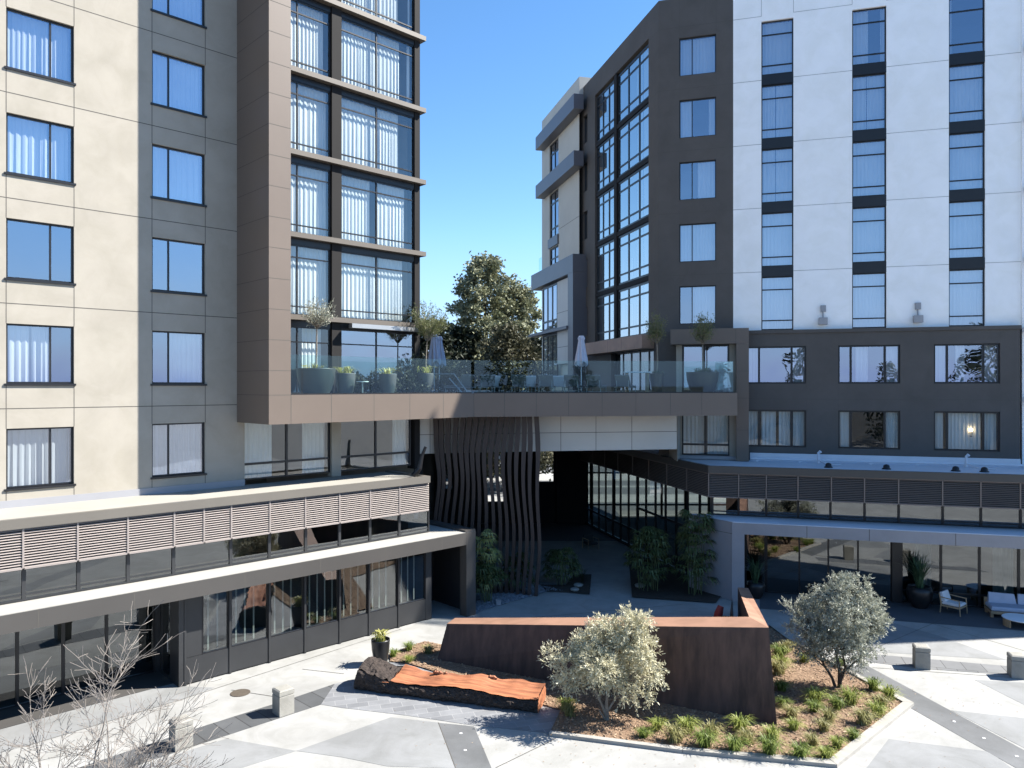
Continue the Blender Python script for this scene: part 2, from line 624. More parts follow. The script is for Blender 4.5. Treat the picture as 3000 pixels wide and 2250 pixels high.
sheet('paver_strip', [z6(630, 1368), z6(860, 1391), z6(975, 1664), z6(1060, 1900), z6(850, 1900), z6(740, 1662)], 'concrete_dark', .010)
sheet('paving_gray', [z3(1920, 1550), z6(320, 1332), z6(626, 1366), z6(738, 1664), z6(300, 1650), z6(0, 1590)], 'concrete_gray', .010)
sheet('paving_gray', [z3(1255, 1537), z3(1470, 1470), z3(1920, 1550), z3(1500, 1680), z3(700, 1720)], 'concrete_gray', .010)
sheet('paving_gray', [z3(-300, 1440), z3(1015, 1128), z3(1205, 1132), z3(1390, 1140), z3(1150, 1225), z3(160, 1520), z3(-300, 1640)], 'concrete_gray', .010)
sheet('paver_strip', [z9(1160, 978), z9(1075, 1025), z9(1500, 1285), z9(2212, 1690), z9(2700, 1960), z9(2700, 1800), z9(2212, 1545)], 'concrete_dark', .010)
sheet('paver_band', [z9(1190, 920), z9(1190, 972), z9(1600, 1021), z9(2212, 1064), z9(2900, 1120), z9(2900, 1056), z9(2212, 1010), z9(1480, 945)], 'paver_right', .012)
sheet('paving_gray', [z9(1890, 1088), z9(2212, 1250), z9(2600, 1420), z9(2600, 1130)], 'concrete_gray', .008)
sheet('paving_gray', [z9(1740, 1287), z9(2212, 1530), z9(2600, 1720), z9(2600, 1390), z9(2212, 1337)], 'concrete_gray', .009)
sheet('paving_gray', [z9(1335, 1472), z9(1990, 1555), z9(2130, 1660), z9(2300, 1780), z9(1160, 1700)], 'concrete_gray', .008)
sheet('terrace_tile', [z9(500, 520), z9(500, 628), z9(900, 655), z9(1300, 700), z9(2212, 772), z9(2900, 850), z9(2900, 600)], 'tile_dark', .012)
sheet('paving_gray', [z9(1300, 702), z9(1650, 800), z9(2100, 960), z9(1200, 905), z9(1000, 800)], 'concrete_gray', .009)

# ------------------------------------------------------------------ left tower
uB0 = L.u(694)
uB1 = L.u(852, 2.6)
uLe = L.u(0) - 7
uR = L.u(1228)
T = thing('hotel_tower', 'tall tan stucco hotel block on the left with brown projecting frame and glazed corner', 'building', L.p(uB0, 0))
mb = MB()
c1 = (L.u(18), L.u(217))
c2 = (L.u(445.3), L.u(601.3))
c0 = (c1[0] - 5.2, c1[1] - 5.0)
holes = []
for c in (c0, c1, c2):
    for j in JS[:7]:
        holes.append((c[0], c[1], j + .78, j + 2.64))
wall(mb, L, uLe, uB0 + .3, 5.8, 33, holes)
mb.quad(L, uB0 + .3, uR, 8.3, 9.3, 0)
P = L.p
mb.face([P(uLe, 5.8, 0), P(uLe, 33, 0), P(uLe, 33, -15), P(uLe, 5.8, -15)])
mb.face([P(uR, 33, -.4), P(uR, 0, -.4), P(uR, 0, -15), P(uR, 33, -15)])
mb.face([P(uLe, 33, 0), P(uR, 33, 0), P(uR, 33, -15), P(uLe, 33, -15)])
mb.face([P(uLe, 0, -15), P(uLe, 33, -15), P(uR, 33, -15), P(uR, 0, -15)])
mb.m = 1
for j in JS[1:8]:
    hjoint(mb, L, uLe, uB0, j)
for c in (c0, c1, c2):
    for e in c:
        for j, j2 in zip(JS[:7], JS[1:8]):
            vjoint(mb, L, e, j + 2.64, j2)
            vjoint(mb, L, e, max(j, 6.06), j + .71)
mb.build('wall', ['stucco_tan', 'joint_dark'], T)
mb = MB()
mb.box(L, uLe, uB0 + .3, 5.83, 6.06, -.1, .03)
mb.build('flashing', 'flashing', T)
curts1 = {0: [(.03, .64), (.68, .97)], 1: [(.02, .36), (.4, .64)], 2: [], 3: [(.02, .63), (.67, .95)], 4: [(.02, .64), (.67, .97)], 5: [(.02, .97)], 6: [(.02, .97)]}
for k, j in enumerate(JS[:7]):
    window(T, L, *c0, j + .78, j + 2.64, ms=[c0[0] + .65 * (c0[1] - c0[0])], sill=True, curt=[(.02, .97)])
    window(T, L, *c1, j + .78, j + 2.64, ms=[c1[0] + .65 * (c1[1] - c1[0])], sill=True, curt=curts1[k])
    window(T, L, *c2, j + .78, j + 2.64, ms=[c2[0] + .32 * (c2[1] - c2[0])], sill=True, curt=[(.02, .98)] if k not in (1, 2) else [(.33, .97)] if k == 1 else [])
# projecting brown frame
mb = MB()
mb.box(L, uB0, uB1, 8.24, 33, -.2, 2.6)
mb.m = 1
zj = [9.28] + [10.15 + 1.0867 * k for k in range(21)]
for z in zj:
    hjoint(mb, L, uB0 - .002, uB1, z, 2.6, .009)
    mb.box(L, uB0 - .003, uB0 + .01, z - .009, z + .009, 0, 2.59)
mb.build('projecting_frame', ['brown_panel', 'joint_dark'], T)
# glazed bay
mC = (L.u(969), L.u(997))
mE = (L.u(1204), L.u(1215))
mb = MB()
mb.box(L, mC[0], mC[1], 9.3, 33, -.25, .1)
mb.build('column', 'column_bronze', T)
mb = MB()
mb.box(L, L.u(1213), uR, 5.85, 33, -.5, .06)
mb.build('column', 'column_bronze', T)
for k in range(2, 9):
    z = JS[k] if k < 8 else JS[k] + .0
    mb = MB()
    ext = .17 if k < 7 else .4
    mb.box(L, uB1 + .02, uR + ext, z + .07, z + .27, -.6, .30 if k < 7 else .8)
    mb.m = 1
    mb.box(L, uB1 + .02, uR - .02, z - .18, z + .065, -.5, .02)
    mb.build('floor_slab', ['slab_bronze', 'black_metal'], T)
cset = [[[(.02, .30), (.5, .9)], [(.02, .25), (.6, .75)]], [[(.03, .22), (.4, .97)], [(.03, .75)]], [[(.02, .2), (.34, .97)], [(.02, .72)]],
        [[(.05, .97)], [(.03, .62)]], [[(.02, .93)], [(.02, .66), (.9, .97)]], [[(.04, .96)], [(.02, .60), (.92, .98)]], [[(.02, .5)], []]]
for k in range(1, 8):
    zb = 9.3 if k == 1 else JS[k] + .27
    zt = JS[k + 1] - .18
    if k == 1:
        ts = [zt - .62]
    else:
        ts = [JS[k] + .62, zt - .50]
    a, b = cset[k - 1]
    window(T, L, uB1 + .05, mC[0], zb, zt, rec=.04, ms=[L.u(872)], ts=ts, curt=a if k != 1 else [(.1, .3), (.62, .9)], glass='glass_clear')
    window(T, L, mC[1], mE[1], zb, zt, rec=.04, ms=[L.u(1104)], ts=ts, curt=([] if k == 1 else [(.02, .52)] + [(.52 + .46 * q[0], .52 + .46 * q[1]) for q in b]) if k not in (3,) else [(.05, .42), (.52, .9)], glass='glass_clear' if k > 1 else 'glass')
# glazing under the terrace
window(T, L, L.u(706), L.u(970), 6.02, 8.9, rec=.1, ms=[L.u(843)], ts=[6.62], mw=.09, curt=[(.02, .36), (.7, .97)], glass='glass_clear')
window(T, L, L.u(997), L.u(1206), 6.02, 8.9, rec=.1, ms=[L.u(1104)], ts=[6.62], mw=.09, curt=[(.78, .98)], glass='glass_clear')
mb = MB()
mb.box(L, L.u(970), L.u(997), 5.85, 8.3, -.3, .06)
mb.build('column', 'stucco_tan', T)
mb = MB()
mb.box(L, uLe, uR, 5.85, 33, -3.7, -3.6)
for j in JS[1:]:
    mb.box(L, uLe, uR - .05, j - .06, j + .06, -3.6, -.45)
mb.build('room_interior', 'interior_light', T)
# awning box above the terrace glazing
mb = MB()
mb.box(L, L.u(1010), uR + .15, 12.02, 12.2, .31, .58)
tag(mb.build('awning_cassette', 'alum'), 'long pale roller awning box under the lowest slab of the glazed corner bay', 'awning')

# ------------------------------------------------------------------ left podium
uP0 = L.u(0) - 10
Pd = thing('podium_building', 'low bronze podium on the left with louvred roof band, white ledge and dark glass shopfront', 'building', L.p(L.u(900), 0, 2.9))
uPe = L.u(1258, 2.94)
uCe = L.u(1393, 3.77)
mb = MB()
mb.box(L, uP0, uPe, 5.70, 5.83, -.15, 2.9)
mb.build('roof', 'roof_sheet', Pd)
mb = MB()
mb.box(L, uP0, uPe + .02, 5.63, 5.90, 2.80, 2.98)
mb.box(L, uPe - .16, uPe + .02, 5.63, 5.90, 0, 2.79)
mb.build('roof_edge', 'bronze_edge', Pd)


def louvre(par, fr, a, b, z0, z1, out, n, mat):
    mb = MB()
    dz = (z1 - z0) / n
    for k in range(n):
        z = z0 + dz * (k + .5)
        p = fr.p
        A, B, C, D = (a, z - dz * .34, out + .05), (b, z - dz * .34, out + .05), (b, z + dz * .16, out + .0), (a, z + dz * .16, out + .0)
        mb.face([p(*A), p(*B), p(*C), p(*D)])
        mb.face([p(a, z - dz * .42, out + .02), p(b, z - dz * .42, out + .02), p(*B), p(*A)])
    mb.box(fr, a - .025, a + .025, z0, z1, out - .02, out + .055)
    mb.box(fr, a + .03, b - .03, z0 - .03, z0 + .02, out - .03, out + .07)
    mb.box(fr, a + .03, b - .03, z1 - .015, z1 + .02, out - .03, out + .07)
    mb.m = 1
    mb.box(fr, a, b, z0, z1, out - .12, out - .05)
    return mb.build('louvre_panel', [mat, 'black_void'], par)


lj = [L.u(q, 2.9) for q in (68, 228, 375, 511, 598, 678, 791, 895, 995, 1085, 1171, 1257)]
lj = [uP0, lj[0] - 4.4, lj[0] - 2.2] + lj
for a, b in zip(lj[:-1], lj[1:]):
    louvre(Pd, L, a, b, 4.50, 5.62, 2.86, 15, 'louvre_metal')
cj = [L.u(q, 2.6) for q in (68, 228, 373, 506, 673.6, 786.6, 893, 992, 1081, 1167, 1254)]
cj = [uP0, cj[0] - 4.4, cj[0] - 2.2] + cj
for a, b in zip(cj[:-1], cj[1:]):
    window(Pd, L, a, b, 3.54, 4.46, out=2.66, rec=.0, ts=[3.70], fw=.05, glass='glass_dark', fmat='panel_black')
mb = MB()
mb.box(L, uP0, L.u(1254, 2.6), 3.0, 4.47, -.2, 1.2)
mb.build('clerestory_back', 'interior', Pd)
mb = MB()
mb.box(L, uP0, uCe - .02, 3.40, 3.52, 2.2, 3.75)
mb.box(L, L.u(1254, 2.6), uCe - .02, 3.40, 3.52, 0, 2.19)
mb.build('ledge', 'coping', Pd)
mb = MB()
mb.box(L, uP0, uCe - .5, 3.0, 3.50, 3.55, 3.78)
mb.box(L, uCe - .55, uCe, 3.52, 3.60, .1, 3.76)
mb.m = 1
for q in (112, 393, 717, 938, 1129, 1294, 1366):
    vjoint(mb, L, L.u(q, 3.77), 3.0, 3.5, 3.78, .012)
mb.build('fascia', ['fascia_bronze', 'joint_dark'], Pd)
mb = MB()
uC0 = L.u(1366, 3.77)
mb.box(L, uC0, uCe, 0, 3.51, 3.37, 3.785)
mb.build('portal_column', 'fascia_bronze', Pd)
mb = MB()
mb.box(L, uP0, uC0 - .02, 3.02, 3.3, -.1, 3.5)
mb.build('soffit', 'interior', Pd)
# shopfront
uG0, uG1 = L.u(542, 2.95), L.u(1249, 2.95)
gm = [uG0] + [L.u(q, 2.95) for q in (673.6, 789, 893, 995, 1081, 1167)] + [uG1]
for i, (a, b) in enumerate(zip(gm[:-1], gm[1:])):
    mb = MB()
    mb.box(L, a + .035, b - .035, .06, .86, 2.6, 2.96)
    mb.box(L, a + .035, b - .035, 0, .055, 2.6, 2.92)
    mb.box(L, a - .035, a + .035, 0, 3.02, 2.75, 2.99)
    mb.build('base_panel', 'panel_black', Pd)
    a2 = a + .035
    if i == 0:
        a2 = L.u(593, 2.95)
        mb = MB()
        mb.box(L, a + .036, a2 - .002, .87, 3.02, 2.7, 2.93)
        mb.build('wall_panel', 'panel_black', Pd)
    wv = window(Pd, L, a2, b - .035, .86, 3.02, out=2.95, rec=.04, fw=.04, glass='glass_shop')
    mb = MB()
    u = a2 + .25
    while u < b - .2:
        mb.quad(L, u, u + .055, .9, 3.0, 2.72)
        u += .31
    mb.build('blind', 'blind', wv)
mb = MB()
mb.box(L, uG1 - .04, uG1 + .25, 0, 3.02, .5, 2.97)
mb.build('jamb', 'panel_black', Pd)
mb = MB()
mb.box(L, uG0 - .2, uG0 - .04, 0, 3.02, 2.2, 2.97)
mb.build('jamb', 'panel_black', Pd)
# recessed entry left of the corner
mb = MB()
mb.box(L, uG0 - .16, uG0 - .06, 0, .08, 1.2, 2.2)
mb.box(L, uG0 - .16, uG0 - .06, 2.6, 3.02, 1.2, 2.2)
mb.box(L, uG0 - .16, uG0 - .06, .08, 2.6, 2.1, 2.2)
mb.box(L, uG0 - .16, uG0 - .06, .08, 2.6, 1.2, 1.3)
dr = mb.build('door', 'panel_black', Pd)
mb = MB()
p = L.p
mb.face([p(uG0 - .11, .08, 1.3), p(uG0 - .11, .08, 2.1), p(uG0 - .11, 2.6, 2.1), p(uG0 - .11, 2.6, 1.3)])
mb.build('pane', 'glass_dark', dr)
mb = MB()
mb.tube([p(uG0 - .2, .9, 2.0), p(uG0 - .2, 1.5, 2.0)], .02)
mb.build('handle', 'alum', dr)
rj = [uP0, uP0 + 3] + [L.u(q, 1.1) for q in (-120, 50, 185, 312, 452)]
for a, b in zip(rj[:-1], rj[1:]):
    window(Pd, L, a, b, .05, 3.02, out=1.15, rec=.04, fw=.045, glass='glass_dark')
mb = MB()
mb.box(L, L.u(452, 1.1), uG0 - .05, 0, 3.02, 1.0, 1.18)
mb.build('wall_panel', 'panel_black', Pd)
mb = MB()
mb.box(L, uP0, uG1, .02, 3.02, -.15, -.05)
mb.box(L, uP0, uG1, .01, .03, -.05, 2.5)
mb.build('shop_interior', 'interior', Pd)
# portal recess
mb = MB()
mb.box(L, uG1 + .25, uCe + .3, 0, 3.02, -.2, .9)
mb.box(L, uCe + .02, uCe + .3, 0, 3.02, .9, 3.3)
mb.build('portal_back', 'panel_black', Pd)
mb = MB()
mb.box(L, uG1 + .5, uG1 + 1.5, 0, 2.3, .91, .95)
d2 = mb.build('door', 'pot_dark', Pd)

# ------------------------------------------------------------------ terrace bridge
uBend = L.u(1388, 2.6)
pb = L.p(uBend, 0, 2.6)
pe = (.3 * 34.6, 34.6)
Bf = Fr(pe[0] - pb[0], pe[1] - pb[1], through=pb)
b0, b1 = Bf.uv(pb[0], pb[1]), Bf.uv(*pe)
Br = thing('terrace_bridge', 'brown panelled terrace bridge between the two towers over the passage', 'bridge', (pb[0], pb[1], 8.24))
mb = MB()
mb.box(L, uB1 + .002, uBend - .0, 8.24, 9.28, 2.2, 2.6)
mb.box(Bf, b0 + .0, b1, 8.24, 9.28, -.4, 0)
mb.m = 1
for q in (1096, 1201, 1299):
    vjoint(mb, L, L.u(q, 2.6), 8.24, 9.28, 2.6)
vjoint(mb, L, uB1 + .01, 8.24, 9.28, 2.6)
vjoint(mb, L, L.u(971, 2.6), 8.24, 9.28, 2.6)
for q in (1388, 1478, 1571, 1666, 1764, 1863, 1964, 2056):
    vjoint(mb, Bf, Bf.u(q), 8.24, 9.28, 0)
mb.build('fascia_band', ['brown_panel', 'joint_dark'], Br)
# deck polygon
cA = Af.p(Wf.u(1930), 0)
corner = Wf.p(Wf.u(1930), 0)[:2]
uAc = Af.uv(*corner)
farA = Af.p(uAc - 22, 0)[:2]
pL0 = L.p(uB1, 0, 2.2)[:2]
pLt = L.p(uB1, 0, 0)[:2]
pLr = L.p(uR, 0, 0)[:2]
deck = [pL0, L.p(uBend, 0, 2.2)[:2], Bf.p(b0, 0, -.38)[:2], Bf.p(b1, 0, -.38)[:2], Wf.p(Wf.uv(pe[0], pe[1]) + .05, 0, .2)[:2], corner, farA, (-9, 61), L.p(uR - 1, 0, -8)[:2], pLr, pLt]
mb = MB()
mb.prism(deck, 9.0, 9.26)
mb.build('deck', 'concrete_gray', Br)
cp = [(-4.28, 34.35), (1.3, 35.7), (8.1, 36.9)]
mb = MB()
back = [(8.3, 40), (-4.2, 40)]
mb.prism(cp + back, 6.5, 8.98)
mb.m = 1
for (a, b) in zip(cp[:-1], cp[1:]):
    f = Fr(b[0] - a[0], b[1] - a[1], through=a)
    ua, ub = f.uv(*a), f.uv(*b)
    hjoint(mb, f, ua, ub, 7.37, 0, .012)
    for px in ((1260, 1390, 1500) if b[0] < 2 else (1643, 1746, 1851)):
        vjoint(mb, f, f.u(px), 6.5, 8.3, 0, .012)
mb.build('beam_panel', ['cream_panel', 'joint_dark'], Br)
mb = MB()
mb.prism([(8.12, 36.9), Wf.p(Wf.u(1999, -.9), 0, -.9)[:2], (12, 44), (8.3, 40)], 5.9, 8.98)
mb.build('beam_side', 'stucco_tan', Br)
mb = MB()
mb.prism([pL0, L.p(uBend, 0, 2.2)[:2], Bf.p(b0, 0, -.38)[:2], Bf.p(b1, 0, -.38)[:2], (8.1, 36.92), (1.3, 35.72), (-4.28, 34.37), pLt], 8.26, 8.4, top=False)
mb.build('soffit', 'column_bronze', Br)
# low roof over the back of the passage
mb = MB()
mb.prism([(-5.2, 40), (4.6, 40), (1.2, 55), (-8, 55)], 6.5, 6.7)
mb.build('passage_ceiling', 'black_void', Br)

# glass balustrade
Rl = thing('glass_balustrade', 'long frameless green glass balustrade along the front edge of the terrace', 'railing', (pb[0], pb[1], 9.28))
jl = [852] + [885, 992, 1085, 1192, 1289]
seg = [L.u(q, 2.45) for q in jl] + [uBend - .02]
seg[0] = uB1 + .02
for a, b in zip(seg[:-1], seg[1:]):
    mb = MB()
    mb.box(L, a + .008, b - .008, 9.30, 10.74, 2.44, 2.46)
    mb.build('glass_panel', 'rail_glass', Rl)
br = [b0 + .03] + [Bf.u(q, -.15) for q in (1471, 1565, 1683, 1800, 1903, 1986, 2148)]
for a, b in zip(br[:-1], br[1:]):
    mb = MB()
    mb.box(Bf, a + .008, b - .008, 9.30, 10.74, -.16, -.14)
    mb.build('glass_panel', 'rail_glass', Rl)
mb = MB()
mb.box(Bf, br[-1] - .02, br[-1] - .0, 9.30, 10.74, -2.2, -.17)
mb.build('glass_panel', 'rail_glass', Rl)
mb = MB()
mb.box(L, uB1 + .01, uBend - .03, 9.28, 9.33, 2.40, 2.50)
mb.box(Bf, b0 + .02, br[-1], 9.28, 9.33, -.2, -.1)
mb.build('base_channel', 'black_metal', Rl)

# ------------------------------------------------------------------ right tower
uc = Wf.u(1930)
uw = Wf.u(2148)
uwe = Wf.u(2992)
uBp = Wf.u(2195, .35)
Rt = thing('hotel_tower', 'right hotel tower with a white stucco front, dark grey corner and dark grey base', 'building', Wf.p(uw, 0))
ROOF_D, SHADE_ROOF_W = 30.0, 31.9  # white roof is unseen, its height shaped to throw shade on the bridge
wc = [(Wf.u(a), Wf.u(b)) for a, b in ((2230.6, 2324.6), (2496.5, 2597), (2780, 2886))]
mb = MB()
holes = [(a, b, 12.45, 28.2) for a, b in wc]
wall(mb, Wf, uw, uwe, 12.38, SHADE_ROOF_W, holes, .25)
mb.face([Wf.p(uw, SHADE_ROOF_W, 0), Wf.p(uwe, SHADE_ROOF_W, 0), Wf.p(uwe, SHADE_ROOF_W, -14), Wf.p(uw, SHADE_ROOF_W, -14)])
mb.face([Wf.p(uw, 12, 0), Wf.p(uw, SHADE_ROOF_W, 0), Wf.p(uw, SHADE_ROOF_W, -14), Wf.p(uw, 12, -14)])
mb.face([Wf.p(uwe, 5, 0), Wf.p(uwe, SHADE_ROOF_W, 0), Wf.p(uwe, SHADE_ROOF_W, -14), Wf.p(uwe, 5, -14)])
mb.face([Wf.p(uwe, 5, -14), Wf.p(uwe, SHADE_ROOF_W, -14), Wf.p(uw, SHADE_ROOF_W, -14), Wf.p(uw, 5, -14)])
mb.m = 1
ee = [uw] + [q for c in wc for q in c] + [uwe]
for j in JS[3:8]:
    for a, b in zip(ee[::2], ee[1::2]):
        hjoint(mb, Wf, a, b, j)
for q in [x for c in wc for x in c]:
    vjoint(mb, Wf, q, 28.46, SHADE_ROOF_W)
mb.build('white_wall', ['stucco_white', 'joint_gray'], Rt)
for ci, c in enumerate(wc):
    for k in range(2, 7):
        zb = JS[k] + (.27 if k > 2 else .30)
        zt = JS[k + 1] - .25
        g_ = RC.random()
        cc = [(.03, .56 + .08 * g_), (.42 + .12 * g_, .97)] if g_ < .6 else [(.03, .97)] if g_ < .75 else [(.03, .44), (.47, .97)]
        if (ci, k) == (1, 6): cc = [(.02, .5), (.86, .98)]
        if (ci, k) == (2, 6): cc = [(.0, .13)]
        window(Rt, Wf, c[0], c[1], zb, zt, rec=.14, ts=[zb + .48, zb + 2.05], curt=cc, mw=.06)
    for k in range(3, 8):
        mb = MB()
        mb.box(Wf, c[0], c[1], JS[k] - .25, JS[k] + .27 if k < 7 else JS[k] - .255 + .03, -.2, -.02)
        mb.build('spandrel', 'black_metal', Rt)
# dark corner
dw = (Wf.u(1990), Wf.u(2098))
mb = MB()
holes = [(dw[0], dw[1], JS[k] + .68, JS[k] + 2.68) for k in range(2, 7)]
wall(mb, Wf, uc, uw, 5.9, ROOF_D, holes, .2)
mb.m = 1
for j in JS[2:8]:
    hjoint(mb, Wf, uc, uw, j, h=.012)
for e in dw:
    vjoint(mb, Wf, e, JS[6] + 2.7, ROOF_D)
    for k in range(2, 6):
        vjoint(mb, Wf, e, JS[k] + 2.70, JS[k + 1] + .66, h=.006)
# side facade
af = lambda q, o=0: Af.u(q, o)
uA0, uA1 = af(1743), af(1900)
mb.m = 0
hs = [(uA0, uA1, 12.42, 28.6)]
uS = (af(1709), af(1721))
for k in range(2, 7):
    hs.append((uS[0], uS[1], JS[k] + .85, JS[k] + 2.75))
uAe = af(1696)
wall(mb, Af, uAe, uAc, 9.26, ROOF_D, hs + [(af(1790), af(1915), 9.3, 11.6)], .5)
mb.face([(*corner, ROOF_D), Af.p(uAe, ROOF_D), Wf.p(uw, ROOF_D, -14), Wf.p(uw, ROOF_D, 0)])
mb.m = 1
for j in JS[2:8]:
    hjoint(mb, Af, uA1, uAc, j, h=.012)
mb.build('dark_wall', ['stucco_dark', 'joint_dark'], Rt)
for k in range(2, 7):
    cc = {2: [(.36, .97)], 3: [(.02, .98)], 4: [(.5, .97)], 5: [(.02, .34), (.8, .97)], 6: [(.02, .98)]}[k]
    window(Rt, Wf, dw[0], dw[1], JS[k] + .68, JS[k] + 2.68, rec=.12, ms=[dw[0] + .35 * (dw[1] - dw[0])], curt=cc, sill=False)
pil = (af(1810, -.3), af(1818, -.3))
mb = MB()
mb.box(Af, pil[0], pil[1], 12.42, 28.6, -.4, -.04)
mb.build('pilaster', 'column_bronze', Rt)
for k in range(2, 7):
    zb, zt = JS[k] + .27, JS[k + 1] - .02
    for a, b in ((uA0 + .02, pil[0] - .01), (pil[1] + .01, uA1 - .02)):
        d = b - a
        window(Rt, Af, a, b, zb, zt, rec=.16, ms=[a + d * .34, a + d * .67], ts=[zb + .6, zb + 2.35], mw=.10, fw=.12, curt=[(.5, .66), (.7, .9)], glass='glass_sky')
        mb = MB()
        mb.box(Af, a, b, zb - .28, zb - .01, -.3, -.06)
        mb.build('floor_slab', 'column_bronze', Rt)
    mb = MB()
    window(Rt, Af, uS[0], uS[1], JS[k] + .85, JS[k] + 2.75, rec=.14, fw=.05, glass='glass_sky')
# rooms behind
mb = MB()
mb.box(Wf, uc + .3, uwe, 5.9, 30, -4.1, -4.0)
for j in JS[1:8]:
    mb.box(Wf, uc + 1, uwe - .05, j - .06, j + .06, -4.0, -.4)
mb.box(Af, uAe, uAc - .4, 9.3, 30, -4.1, -4.0)
for j in JS[2:8]:
    mb.box(Af, uAe + .1, uAc - 4.4, j - .04, j + .04, -4.0, -.62)
mb.build('room_interior', 'interior', Rt)
# dark base
bw = [(Wf.u(2188, .35), Wf.u(2362, .35)), (Wf.u(2455.7, .35), Wf.u(2637.5, .35)), (Wf.u(2736, .35), Wf.u(2930, .35))]
mb = MB()
holes = []
for a, b in bw:
    holes += [(a, b, 9.72, 11.6), (a, b, 6.53, 8.4)]
ub0, ub1 = Wf.u(2155, .35), Wf.u(2988, .35)
wall(mb, Wf, ub0, ub1, 5.85, 12.25, holes, .25, .35)
mb.box(Wf, ub0 + .3, ub1 + .05, 12.25, 12.42, -.1, .42)
mb.face([Wf.p(ub1, 5.85, .35), Wf.p(ub1, 12.25, .35), Wf.p(ub1, 12.25, 0), Wf.p(ub1, 5.85, 0)])
mb.m = 1
hjoint(mb, Wf, ub0, ub1, 8.95, .35, .012)
for a, b in bw:
    for e in (a, b):
        vjoint(mb, Wf, e, 8.4, 9.72, .35, .006)
        vjoint(mb, Wf, e, 11.6, 12.2, .35, .006)
mb.build('base_wall', ['stucco_dark', 'joint_dark'], Rt)
bc = {(0, 0): [(.0, .19), (.79, 1)], (0, 1): [(.0, .19), (.25, .5), (.55, .74), (.79, 1)], (1, 0): [(.3, .5), (.8, .98)], (1, 1): [(.01, .19), (.78, .98)],
      (2, 0): [(.02, .2), (.36, .5), (.78, .97)], (2, 1): [(.01, .17), (.24, .74), (.79, .98)]}
for ci, (a, b) in enumerate(bw):
    for r, (zb, zt) in enumerate(((9.72, 11.6), (6.53, 8.4))):
        window(Rt, Wf, a, b, zb, zt, out=.35, rec=.12, ms=[a + .21 * (b - a), a + .76 * (b - a)], mw=.1, fw=.08, curt=bc[(ci, r)], glass='glass_clear' if r else 'glass')
mb = MB()
mb.box(Wf, ub0 + .7, ub1, 5.83, 6.22, .2, .46)
mb.build('flashing', 'pipe_white', Rt)
lu = Wf.u(2845, .1)
em = bpy.data.materials.new('lamp_glow')
em.use_nodes = True
em.node_tree.nodes['Principled BSDF'].inputs['Emission Color'].default_value = (1, .72, .38, 1)
em.node_tree.nodes['Principled BSDF'].inputs['Emission Strength'].default_value = 6
M['lamp_glow'] = em
lt = thing('table_lamp', 'small lit lamp behind the lower right window of the dark base', 'lamp', Wf.p(lu, 7.2, .10))
mb = MB()
mb.lathe([(.02, .27), (.06, .27), (.075, .33), (.06, .38), (.02, .38)], 10)
mb.build('lamp_shade', 'lamp_glow', lt, True)
mb = MB()
mb.lathe([(.05, 0), (.05, .02), (.012, .03), (.012, .27)], 8)
mb.build('lamp_base', 'pot_black', lt, True)
# brown window frame by the terrace
fo = 1.15
Pf = (Wf.u(1964, fo), Wf.u(2157, fo), Wf.u(2194, fo))
mb = MB()
mb.box(Wf, Pf[0], Pf[2], 11.73, 12.5, .05, fo)
mb.box(Wf, Pf[1], Pf[2], 5.85, 11.725, .05, fo)
mb.m = 1
for z in (9.0, 10.35, 7.4):
    hjoint(mb, Wf, Pf[1], Pf[2], z, fo, .008)
vjoint(mb, Wf, Pf[1] - .02, 11.73, 12.5, fo, .008)
mb.build('brown_surround', ['brown_panel', 'joint_dark'], Rt)
mb = MB()
q0, q1, q2, q3 = [Wf.u(q, .6) for q in (1981, 1998, 2137, 2156)]
mb.box(Wf, q0, q1, 5.9, 11.72, .1, .62)
mb.box(Wf, q2, q3, 5.9, 11.72, .1, .62)
mb.build('pale_jamb', 'stucco_tan', Rt)
window(Rt, Wf, q1, q2, 9.3, 11.72, out=.6, rec=.05, ms=[q1 + .46 * (q2 - q1)], mw=.16, fw=.1, curt=[], glass='glass')
window(Rt, Wf, q1, q2, 6.05, 8.3, out=.6, rec=.05, ms=[q1 + .5 * (q2 - q1)], ts=[6.6], mw=.1, fw=.07, curt=[(.02, .46), (.54, .97)], glass='glass_clear')
mb = MB()
mb.box(Wf, q0, q3, 5.86, 6.04, -.1, .75)
mb.build('flashing', 'flashing', Rt)
# bronze canopy and storefront on the terrace
mb = MB()
mb.box(Af, af(1735), af(1918), 11.62, 12.36, .02, .75)
mb.m = 1
for q in (1780, 1820):
    vjoint(mb, Af, Af.u(q, .75), 11.62, 12.36, .75, .012)
mb.build('canopy', ['copper_panel', 'joint_dark'], Rt)
a, b = af(1790), af(1915)
window(Rt, Af, a, b, 9.3, 11.6, rec=.3, ms=[a + (b - a) * k / 5 for k in (1, 2, 3, 4)], mw=.1, curt=[(.3, .45), (.62, .7)], glass='glass_dark')
# glazed wing at the frame's right edge
mb = MB()
mb.box(Wf, uwe + .0, uwe + .25, 5.9, 34, -.05, .12)
mb.box(Wf, uwe + 4.2, uwe + 14.5, 5.9, 28.0, -14, 0)  # unseen block, added to cast the shadow on the right plaza
mb.build('wing_wall_and_shade_block', 'stucco_white', Rt)
for k in range(1, 7):
    window(Rt, Wf, uwe + .26, uwe + 4.2, JS[k] + .2, JS[k + 1] - .1, rec=.02, ms=[uwe + 1.4, uwe + 2.8], ts=[JS[k] + .8, JS[k] + 2.4], curt=[(.02, .3)])
    mb = MB()
    mb.box(Wf, uwe + .1, uwe + 4.3, JS[k] - .08, JS[k] + .19, -.2, .5)
    mb.build('floor_slab', 'column_bronze', Rt)

